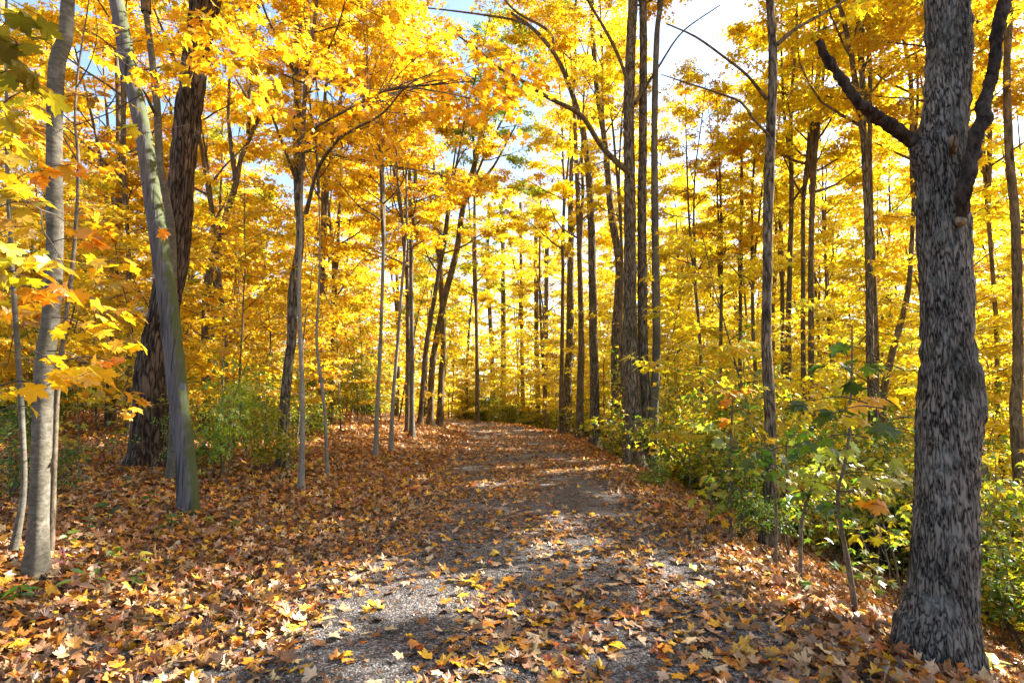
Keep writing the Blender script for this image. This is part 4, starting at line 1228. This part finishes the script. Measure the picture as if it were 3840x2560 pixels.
OLV, YG, BY, OR, DG, MG, LG = (.26, .21, .016), (.56, .47, .022), (.84, .52, .016), (.76, .33, .014), (.05, .12, .015), (.10, .20, .02), (.35, .42, .05)
SY = GY_ + .45
root, org, S = sapling('dark thin sapling behind the left grey trunk, large yellow and olive leaves hanging around it', [(190, 2060, 28), (214, 1500, 22), (240, 1250, 20), (266, 1050, 18), (284, 857, 16), (294, 612, 14), (282, 465, 12), (287, 330, 10), (302, 200, 8), (325, 60, 6), (350, -120, 4)], SY,
 [(40, 70, 2.3, 7, 90, OLV), (70, 170, 2.2, 6, 80, OLV), (60, 260, 2.4, 7, 90, OLV), (120, 330, 2.6, 8, 90, (.5, .38, .02)), (70, 430, 2.7, 7, 90, (.5, .36, .02)), (40, 560, 2.8, 7, 90, (.55, .36, .02)),
  (50, 690, 2.7, 5, 60, BY), (110, 760, 3.2, 6, 90, (.5, .36, .02)), (80, 960, 2.9, 9, 90, YG), (190, 1000, 2.9, 8, 70, BY), (60, 1030, 3.0, 6, 70, YG), (170, 1090, 3.1, 5, 45, OR),
  (270, 1080, 3.3, 5, 60, OR), (230, 1395, 3.3, 4, 40, BY), (140, 1440, 2.9, 1, 10, BY), (330, 1360, 3.5, 9, 80, BY), (300, 1410, 3.4, 5, 60, BY), (430, 1360, 3.8, 8, 70, OR),
  (400, 1160, 4.2, 9, 80, BY), (330, 1230, 4.0, 8, 80, BY), (420, 1280, 4.2, 8, 70, BY), (470, 1540, 5.0, 5, 40, BY), (110, 1520, 3.3, 1, 8, YG), (300, 900, 4.0, 7, 90, OR), (400, 980, 4.4, 8, 80, BY),
  (340, 360, 4.2, 6, 50, (.35, .16, .03)), (120, 640, 3.6, 8, 90, OR), (60, 850, 3.2, 7, 90, (.6, .36, .02)), (500, 390, 4.4, 1, 8, YG), (495, 480, 4.4, 2, 14, YG), (600, 860, 5.0, 2, 20, OR), (250, 620, 4.0, 7, 90, OR)])
tw = [((282, 470), (420, 420), (560, 345), (740, 330)), ((282, 470), (200, 400), (100, 330), (0, 300)), ((288, 600), (210, 470), (150, 400), (90, 360)), ((287, 330), (345, 220), (365, 110), (350, 0)), ((290, 560), (240, 500), (150, 440), (0, 400))]
for t_ in tw:
    limb(root, org, [(*p_, w_, SY - .1 * i_) for i_, (p_, w_) in enumerate(zip(t_, (7, 5, 4, 2)))], B_TWIG, 'twig', 5, .1, (0, 10, 10, False))
limb(root, org, [(-60, 690, 8, 3.2), (60, 725, 8, 3.3), (150, 785, 8, 3.5), (215, 810, 6, 3.7), (300, 880, 4, 4)], B_PALE, 'dead_twig', 5, .06, (0, 10, 10, False))
limb(root, org, [(155, 790, 7, 3.5), (160, 860, 7, 3.5), (200, 920, 6, 3.6), (245, 1000, 4, 3.7)], B_PALE, 'dead_twig', 5, .06, (0, 10, 10, False))

def gY(px, py): return float(ground_hit(px, py)[1])
AY = gY(3208, 2304)
sapling('tall sapling with large dark green lobed leaves, left of the big furrowed trunk', [(3212, 2310, 24), (3187, 2150, 22), (3150, 1950, 18), (3142, 1840, 15), (3168, 1740, 14), (3187, 1600, 12), (3190, 1500, 10), (3195, 1330, 8), (3195, 1225, 5)], AY,
 [(3050, 1500, 3.4, 4, 70, DG), (3120, 1550, 3.5, 3, 50, DG), (3340, 1600, 3.3, 3, 50, DG), (3265, 1615, 3.5, 3, 50, MG), (3160, 1290, 3.6, 3, 40, DG), (3110, 1365, 3.6, 3, 45, DG), (3240, 1360, 3.8, 4, 50, MG), (3180, 1440, 3.7, 3, 40, DG),
  (3270, 1500, 4.0, 6, 60, BY), (3060, 1650, 4.0, 6, 70, MG), (3150, 1690, 4.2, 7, 70, LG), (3290, 1780, 4.2, 6, 70, LG), (3270, 1890, 4.0, 5, 50, OR), (3330, 1730, 4.4, 6, 60, LG), (3130, 1900, 4.2, 7, 70, MG), (3080, 1810, 4.4, 6, 60, LG), (3250, 2000, 4.4, 6, 60, YG), (3170, 1560, 4.2, 5, 60, YG)])
BY_ = gY(2740, 2020)
sapling('sapling with orange top leaves and pale green lower leaves, just left of the mottled trunk', [(2742, 2020, 14), (2736, 1850, 12), (2742, 1650, 10), (2746, 1470, 6)], BY_,
 [(2745, 1470, BY_, 4, 30, OR), (2690, 1505, BY_, 4, 30, OR), (2795, 1465, BY_, 4, 25, OR), (2738, 1575, BY_, 4, 25, OR), (2655, 1600, BY_, 6, 40, LG), (2690, 1650, BY_, 6, 40, (.4, .5, .2)), (2800, 1530, BY_, 5, 40, MG), (2740, 1680, BY_, 6, 50, MG), (2780, 1760, BY_, 6, 50, LG)])
CY_ = 5.6
sapling('thin sapling in front of the mottled trunk holding a bunch of blue green leaves', [(2905, 2130, 14), (2912, 1950, 12), (2900, 1780, 10), (2895, 1690, 6)], gY(2905, 2130),
 [(2850, 1700, 4.9, 4, 40, DG), (2810, 1725, 4.9, 3, 35, DG), (2960, 1695, 4.9, 4, 45, DG), (2890, 1740, 4.9, 3, 30, DG), (3000, 1680, 4.8, 3, 35, DG), (2880, 1770, 5.0, 3, 30, MG)])
for lb_, pts, cl in [
 ('forked thin sapling between the mottled trunk and the tall green sapling', [(3000, 2180, 16), (3008, 1950, 14), (3060, 1790, 11), (3095, 1700, 7)], [(3040, 1760, LG), (3090, 1700, LG), (3000, 1850, MG), (3060, 1850, YG), (3110, 1780, LG)]),
 ('straight leafless lower stem sapling right beside the mottled trunk foot', [(2955, 2100, 12), (2952, 1900, 11), (2948, 1650, 8)], [(2960, 1650, LG), (2935, 1720, YG), (2975, 1800, LG), (2990, 1620, MG)]),
 ('short sapling with yellow leaves at the slope edge below the cluster', [(2660, 2010, 12), (2668, 1900, 10), (2660, 1800, 7)], [(2660, 1800, YG), (2640, 1850, LG), (2690, 1840, YG), (2670, 1900, LG), (2700, 1930, BY)]),
 ('bending bare sapling beside the dark hollow, left of the big trunk foot', [(3370, 2300, 10), (3372, 2200, 9), (3350, 2080, 8), (3310, 1960, 6)], [(3390, 2030, YG), (3340, 1980, YG), (3370, 1930, LG)]),
 ('leafy sapling low on the slope, right of the big furrowed trunk', [(3760, 2330, 16), (3775, 2150, 13), (3800, 2000, 10), (3810, 1850, 7)], [(3780, 2050, MG), (3730, 1800, LG), (3790, 1820, (.3, .45, .2)), (3760, 1960, MG), (3810, 2130, YG), (3740, 2180, YG)])]:
    Y_ = gY(*pts[0][:2])
    sapling(lb_, pts, Y_, [(px, py, Y_, 7, 55, c) for px, py, c in cl], group=None)

def split_leaves(root, org, lb, n, pal, w):
    """the n leaves nearest the camera become objects of their own; the rest are returned for one mesh"""
    p, d, nn, s_ = lb.arr()
    k = np.argsort(np.linalg.norm(p - np.array([0, 0, CAM_H]), axis=1) / s_)
    cols = pick(pal, w, n, nrng, .12)
    for j, i in enumerate(k[:n]):
        one_leaf(root, org, p[i], d[i], nn[i], float(s_[i]), cols[j])
    k = k[n:]
    return p[k], d[k], nn[k], s_[k]

# orange boughs over the left of the path
root, org, S, Y = OVT
lb, tw = LeafBag(), Bag()
kids = [o for o in root.children if o.name.startswith('limb')]
LP = np.vstack([np.array([v.co for v in o.data.vertices]) for o in kids]) + org
def bough(n, cx, cy_, rx, ry, y0, y1):
    for i in range(n):
        a, rr = nrng.uniform(0, 6.28), nrng.uniform(0, 1) ** .5
        p = at(cx + rx * rr * math.cos(a), cy_ + ry * rr * math.sin(a), nrng.uniform(y0, y1))
        k = int(np.argmin(((LP - p) ** 2).sum(1)))
        q0 = LP[k]
        hd = unit(p - q0 + nrng.normal(0, .2, 3)); hd[2] *= .3
        lb.add(spray(p, hd, nrng.uniform(.5, .9), 26, nrng, (.085, .13), .4, .55, .15, .05))
        mid = (p + q0) / 2 + nrng.normal(0, .08, 3)
        tw.tube(spline(np.array([q0, mid, p, p + hd * .5]), .2), np.linspace(.008, .002, len(spline(np.array([q0, mid, p, p + hd * .5]), .2))), 4)
bough(42, 1560, 290, 430, 130, 7.0, 10)
bough(15, 1250, 480, 240, 110, 8.0, 11.5)
bough(13, 1260, 120, 280, 120, 7.5, 11)
bough(10, 1720, 690, 150, 40, 12.5, 14)
p, d, nn, s_ = split_leaves(root, org, lb, 300, [(.84, .44, .015), (.86, .52, .02), (.68, .29, .012)], [5, 4, 2])
me = leaf_mesh('bough_leaves', M_LEAF, p - org, d, nn, s_, pick([(.84, .44, .015), (.86, .52, .02), (.68, .29, .012), (.38, .15, .02)], [36, 34, 20, 7], len(p), nrng), T_LO, nrng)
o = link('bough_leaves', me, root); o['kind'] = 'stuff'
me = tw.mesh('bough_twigs', B_TWIG); me.transform(Matrix.Translation(-Vector(org)))
o = link('bough_twigs', me, root); o['kind'] = 'stuff'

# low leaf sprays that hang across the dark ridged trunk and over the top left
def hang(root, org, spots, pal, w, size=(.10, .135), nl=16):
    lb, tw = LeafBag(), Bag()
    for (px, py, Y, n) in spots:
        for i in range(n):
            p = at(px + nrng.normal(0, 45), py + nrng.normal(0, 35), Y + nrng.normal(0, .3))
            a = nrng.uniform(0, 6.28)
            hd = np.array([math.cos(a), math.sin(a), -.1])
            lb.add(spray(p, hd, nrng.uniform(.3, .55), nl, nrng, size, .4, .55, .2, .04))
            up_ = p - hd * nrng.uniform(.6, 1.2) + np.array([0, 0, nrng.uniform(.1, .5)])
            tw.tube(spline(np.array([up_, (up_ + p) / 2 + nrng.normal(0, .05, 3), p + hd * .4]), .15), np.linspace(.005, .0015, len(spline(np.array([up_, (up_ + p) / 2, p + hd * .4]), .15))), 3) if False else tw.tube(np.array([up_, (up_ + p) / 2 + nrng.normal(0, .05, 3), p + hd * .4]), [.005, .003, .0015], 3)
    p, d, nn, s_ = split_leaves(root, org, lb, 150, pal, w)
    o = link('low_leaves', leaf_mesh('low_leaves', M_LEAF, p - org, d, nn, s_, pick(pal, w, len(p), nrng), T_LO, nrng), root); o['kind'] = 'stuff'
    me = tw.mesh('low_twigs', B_TWIG); me.transform(Matrix.Translation(-Vector(org)))
    o = link('low_twigs', me, root); o['kind'] = 'stuff'
oak = [o for o in bpy.data.objects if o.get('label', '').startswith('massive dark ridged')][0]
hang(oak, np.array(oak.location), [(820, 120, 6.5, 4), (740, 200, 6.5, 2), (900, 240, 6.8, 3), (760, 310, 6.5, 1), (960, 330, 7, 3), (980, 110, 7, 3), (700, 40, 6, 2), (640, 180, 7.5, 2)], [BY, OR, (.6, .44, .03)], [5, 3, 3])
gt = [o for o in bpy.data.objects if o.get('label', '').startswith('smooth grey trunk nearest')][0]
hang(gt, np.array(gt.location), [(90, 250, 5.5, 3), (380, 120, 6, 3), (120, 520, 5.5, 3), (390, 560, 6.5, 3), (60, 780, 5.5, 3), (380, 820, 6.5, 4), (90, 1150, 5.5, 3), (420, 1050, 7, 4), (340, 1450, 6.5, 2), (20, 1450, 5.5, 2), (420, 250, 6, 2)], [BY, OR, (.45, .32, .02), (.35, .16, .02)], [5, 4, 3, 1])

# shrubs and small plants close to the path
for lb_, px, py, k, s_, c in [
 ('bright green leafy shrub just right of the leaning pole foot', 830, 1790, 2, .8, (.62, .95, .9)),
 ('taller green shrub behind the bright one, right of the leaning pole', 930, 1720, 4, .8, (.9, 1.1, .9)),
 ('thin yellow-green shrub before the slim two tone trunk', 990, 1770, 2, .8, (.9, 1, .9)),
 ('low dark green shrub at the left picture edge behind the thin stem', 20, 1880, 3, .6, (.6, .8, .9)),
 ('green shrub growing at the foot of the dark ridged trunk', 640, 1790, 3, .42, (.7, 1, .9)),
 ('dark leafy clump at the foot of the path edge cluster', 2470, 1830, 1, .45, (.6, .9, .9)),
 ('green shrub on the slope edge left of the mottled trunk', 2770, 2020, 3, .6, (.8, 1, 1)),
 ('yellow-green shrub down the slope behind the tall green sapling', 3130, 2120, 2, .8, (1, 1, 1)),
 ('dark green shrub right of the big furrowed trunk, in deep shade', 3790, 2150, 5, .7, (.6, .9, .9))]:
    h = ground_hit(px, py)
    shrub(float(h[0]), float(h[1]), k, s_, c, lb_)

def seedling(label, px, py, n, size, col, hgt, shapes=OVAR, group=None):
    h = ground_hit(px, py)
    org = np.array([h[0], h[1], float(terrain(h[0], h[1]))])
    root = empty('seedling', org, label, 'seedling', group)
    B = Bag()
    for i in range(n):
        a = i * 2.4 + nrng.uniform(-.4, .4)
        zz = hgt * (.4 + .6 * (i + 1) / n)
        c = np.array([0, 0, zz])
        B.tube(np.array([[0, 0, -.02], [nrng.normal(0, .01), nrng.normal(0, .01), zz * .5], c]), [.003, .0025, .0015], 4)
        dd = np.array([math.cos(a), math.sin(a), nrng.uniform(-.15, .35)])
        cc = np.clip(np.array(col) * nrng.uniform(.8, 1.2), .004, .9)
        one_leaf(root, org, org + c, dd, unit(np.array([0, 0, 1]) + nrng.normal(0, .25, 3)), size * nrng.uniform(.75, 1.15), cc, shapes)
    link('stem', B.mesh('stem', B_STEM), root)
    return root
seedling('bright green narrow leaved plant in the lower left corner by the grey trunk', 72, 2260, 8, .14, (.16, .34, .03), .12, LANCE)
seedling('pale sunlit seedling at the right foot of the big furrowed trunk', 3725, 2545, 7, .11, (.62, .62, .20), .14)
seedling('yellow seedling among litter, below and right of the leaning pole', 520, 2130, 4, .12, (.5, .46, .03), .12)
seedling('small green seedling right at the pole foot', 690, 1945, 6, .07, (.2, .38, .04), .08)
seedling('green seedling left of the pole foot, three leaves', 560, 1905, 4, .12, (.10, .22, .03), .16)
seedling('yellow-green seedling below the pole foot, to its right', 780, 1970, 6, .09, (.36, .44, .05), .1)
seedling('dark green two leaved seedling midway between grey trunk and pole', 405, 1960, 3, .15, (.05, .12, .02), .2)
seedling('green sprig at the left path edge by the pale saplings', 1440, 1730, 6, .09, (.16, .28, .03), .1)
seedling('green seedling in the litter on the right verge near the big trunk', 3010, 2230, 4, .11, (.08, .16, .02), .1)
for i, (px, py) in enumerate(sorted([(330, 2010), (280, 1860), (470, 1840), (590, 2020), (420, 2110), (250, 2060), (160, 1790), (430, 1870), (640, 1990), (870, 2000), (360, 2240), (620, 2140), (510, 2200), (330, 1760), (480, 1760)])):
    seedling('low green seedling in leaf litter left of the path, %s from the left of fifteen' % ORD[i], px, py, int(nrng.integers(3, 7)), nrng.uniform(.07, .12), (.12, .22, .03), nrng.uniform(.08, .25), group='seedlings in the litter left of the path')

# the flowering weed
h = ground_hit(308, 2250)
org = np.array([h[0], h[1], float(terrain(h[0], h[1]))])
WY = float(h[1])
root = empty('flowering_weed', org, 'weed with narrow leaves and a pink flower spike before the left grey trunk', 'weed')
P = np.array([at(px, py, WY) for px, py in [(310, 2252), (300, 2200), (285, 2150), (262, 2110), (248, 2085), (240, 2074)]]) - org
P[0, 2] = -.03
st = Bag(); S = spline(P, .02); st.tube(S, np.linspace(.004, .002, len(S)), 6)
link('stem', st.mesh('stem', simple_mat('reddish_stem', (.22, .10, .09), .6)), root)
for px, py, ang, c, sz in [(275, 2175, 2.9, (.40, .50, .08), .15), (262, 2135, .3, (.28, .50, .06), .12), (285, 2190, .5, (.55, .32, .16), .15), (300, 2235, .1, (.35, .45, .06), .12), (300, 2240, 3.4, (.3, .42, .05), .1)]:
    one_leaf(root, org, at(px, py, WY), (math.cos(ang), -.15, math.sin(ang) * .35), unit(np.array([0, -.45, 1.0])), sz, c, LANCE)
fl = Bag()
for px, py in [(246, 2086), (243, 2080), (241, 2074), (239, 2067), (238, 2060), (232, 2108), (226, 2106)]:
    c = at(px, py, WY) - org
    fl.tube(np.array([c - [0, 0, .008], c - [0, 0, .003], c + [0, 0, .004], c + [0, 0, .009]]), [.002, .006, .006, .002], 6)
link('flower_spike', fl.mesh('flower_spike', simple_mat('pink_flower', (.55, .16, .32), .6)), root)

# ------------------------------------------------------------------ houses glimpsed through the trees, cables
def house(label, x, y, w, dp, hw, hr, rot, cw, cr):
    z = float(terrain(x, y)) - .2
    root = empty('house', (x, y, z), label, 'house')
    root.rotation_euler = (0, 0, rot)
    mw = simple_mat('painted_siding', cw, .7, .06, 3); mr_ = simple_mat('roof_shingle', cr, .8, .2, 6)
    def box(nm, a, b, mt, par):
        v = np.array([(x_, y_, z_) for x_ in (a[0], b[0]) for y_ in (a[1], b[1]) for z_ in (a[2], b[2])])
        return link(nm, mesh_np(nm, v, np.array([(0, 1, 3, 2), (4, 6, 7, 5), (0, 4, 5, 1), (2, 3, 7, 6), (0, 2, 6, 4), (1, 5, 7, 3)]), mt), par)
    v = np.array([(-w, -dp, 0), (w, -dp, 0), (w, dp, 0), (-w, dp, 0), (-w, -dp, hw), (w, -dp, hw), (w, dp, hw), (-w, dp, hw), (-w, 0, hr - .1), (w, 0, hr - .1)])
    link('wall', mesh_np('wall', v, [np.array([(0, 1, 5, 4), (2, 3, 7, 6)]), np.array([(1, 2, 6, 9, 5), (3, 0, 4, 8, 7)])], mw), root)
    e = .4
    k = (hr - hw) / dp
    rv = []
    for s_ in (-1, 1):
        for t in (0, .16):
            rv += [(-w - e, s_ * (dp + e), hw - k * e + t), (w + e, s_ * (dp + e), hw - k * e + t), (w + e, 0, hr + t), (-w - e, 0, hr + t)]
    rf_ = []
    for b_ in (0, 8): rf_ += [(b_, b_ + 1, b_ + 2, b_ + 3), (b_ + 4, b_ + 7, b_ + 6, b_ + 5), (b_, b_ + 4, b_ + 5, b_ + 1), (b_ + 1, b_ + 5, b_ + 6, b_ + 2), (b_ + 3, b_ + 2, b_ + 6, b_ + 7), (b_, b_ + 3, b_ + 7, b_ + 4)]
    link('roof', mesh_np('roof', np.array(rv), np.array(rf_), mr_), root)
    mf, mg = simple_mat('window_trim', (.7, .7, .68), .6, .03), simple_mat('dark_glass', (.03, .035, .04), .1, .05)
    for zz in ((1.0, 2.3), (3.6, 4.9)):
        if zz[1] > hw - .2: continue
        for xx in np.arange(-w + 1.2, w - 1, 2.4):
            f_ = box('window', (xx, -dp - .06, zz[0]), (xx + 1.0, -dp - .003, zz[1]), mf, root)
            box('pane', (xx + .1, -dp - .08, zz[0] + .1), (xx + .9, -dp - .05, zz[1] - .1), mg, f_)
house('pale house with a blue grey roof glimpsed through leaves left of the dark trunk', -29.0, 40, 4.2, 3.4, 5.3, 7.9, .15, (.62, .60, .58), (.10, .12, .17))
house('dark red shed glimpsed at the far left behind the thin stems', -36.0, 40, 1.8, 2.2, 3.2, 5.0, .2, (.26, .03, .03), (.10, .09, .09))
house('house with a dark blue roof barely showing behind the twin trunk on the right', 29.5, 46, 3.4, 3.0, 4.2, 6.2, -.2, (.5, .5, .5), (.05, .06, .10))
cm = simple_mat('cable_rubber', (.03, .03, .03), .5)
for i, lb_ in enumerate(('upper of two thin cables crossing behind the left grey trunk', 'lower of two thin cables crossing behind the left grey trunk')):
    P = np.array([at(-600, 820 + 16 * i, 22), at(277, 1016 + 8 * i, 20), at(560, 1092 + 8 * i, 19), at(900, 1120 + 8 * i, 18.5)])
    B = Bag(); S = spline(P, .5); B.tube(S - P[0], np.full(len(S), .012), 5)
    o = link('cable', B.mesh('cable', cm)); o.location = P[0]
    tag(o, lb_, 'cable', 'cables crossing the wood')

# distant wood that reads as one mass
n = 85000
drng = np.random.default_rng(3)
ang = drng.uniform(-1.0, 1.0, n)
rad = drng.uniform(62, 100, n)
x, y = np.sin(ang) * rad, np.cos(ang) * rad
z = terrain(x, y) + drng.uniform(0, 1, n) ** 1.7 * 19
keep = vnoise(np.stack([ang * 26, z * .25, rad * .04], -1)) > (.22 + .017 * z)
x, y, z = x[keep], y[keep], z[keep]
m_ = len(x)
p = np.stack([x, y, z], -1)
a = drng.uniform(0, 6.28, m_)
d = np.stack([np.cos(a), np.sin(a), drng.uniform(-.6, .1, m_)], -1)
nn = unit(np.array([0, 0, 1.0]) + drng.normal(0, .6, (m_, 3)))
fw = link('distant_woods', leaf_mesh('distant_woods', M_LEAF, p, d, nn, drng.uniform(.35, .8, m_), pick(YEL, [30, 15, 25, 25, 3, 1], m_, drng), T_MID, drng))
tag(fw, 'far-off wood in yellow leaf closing the view behind the trees', 'woods', kind='stuff')
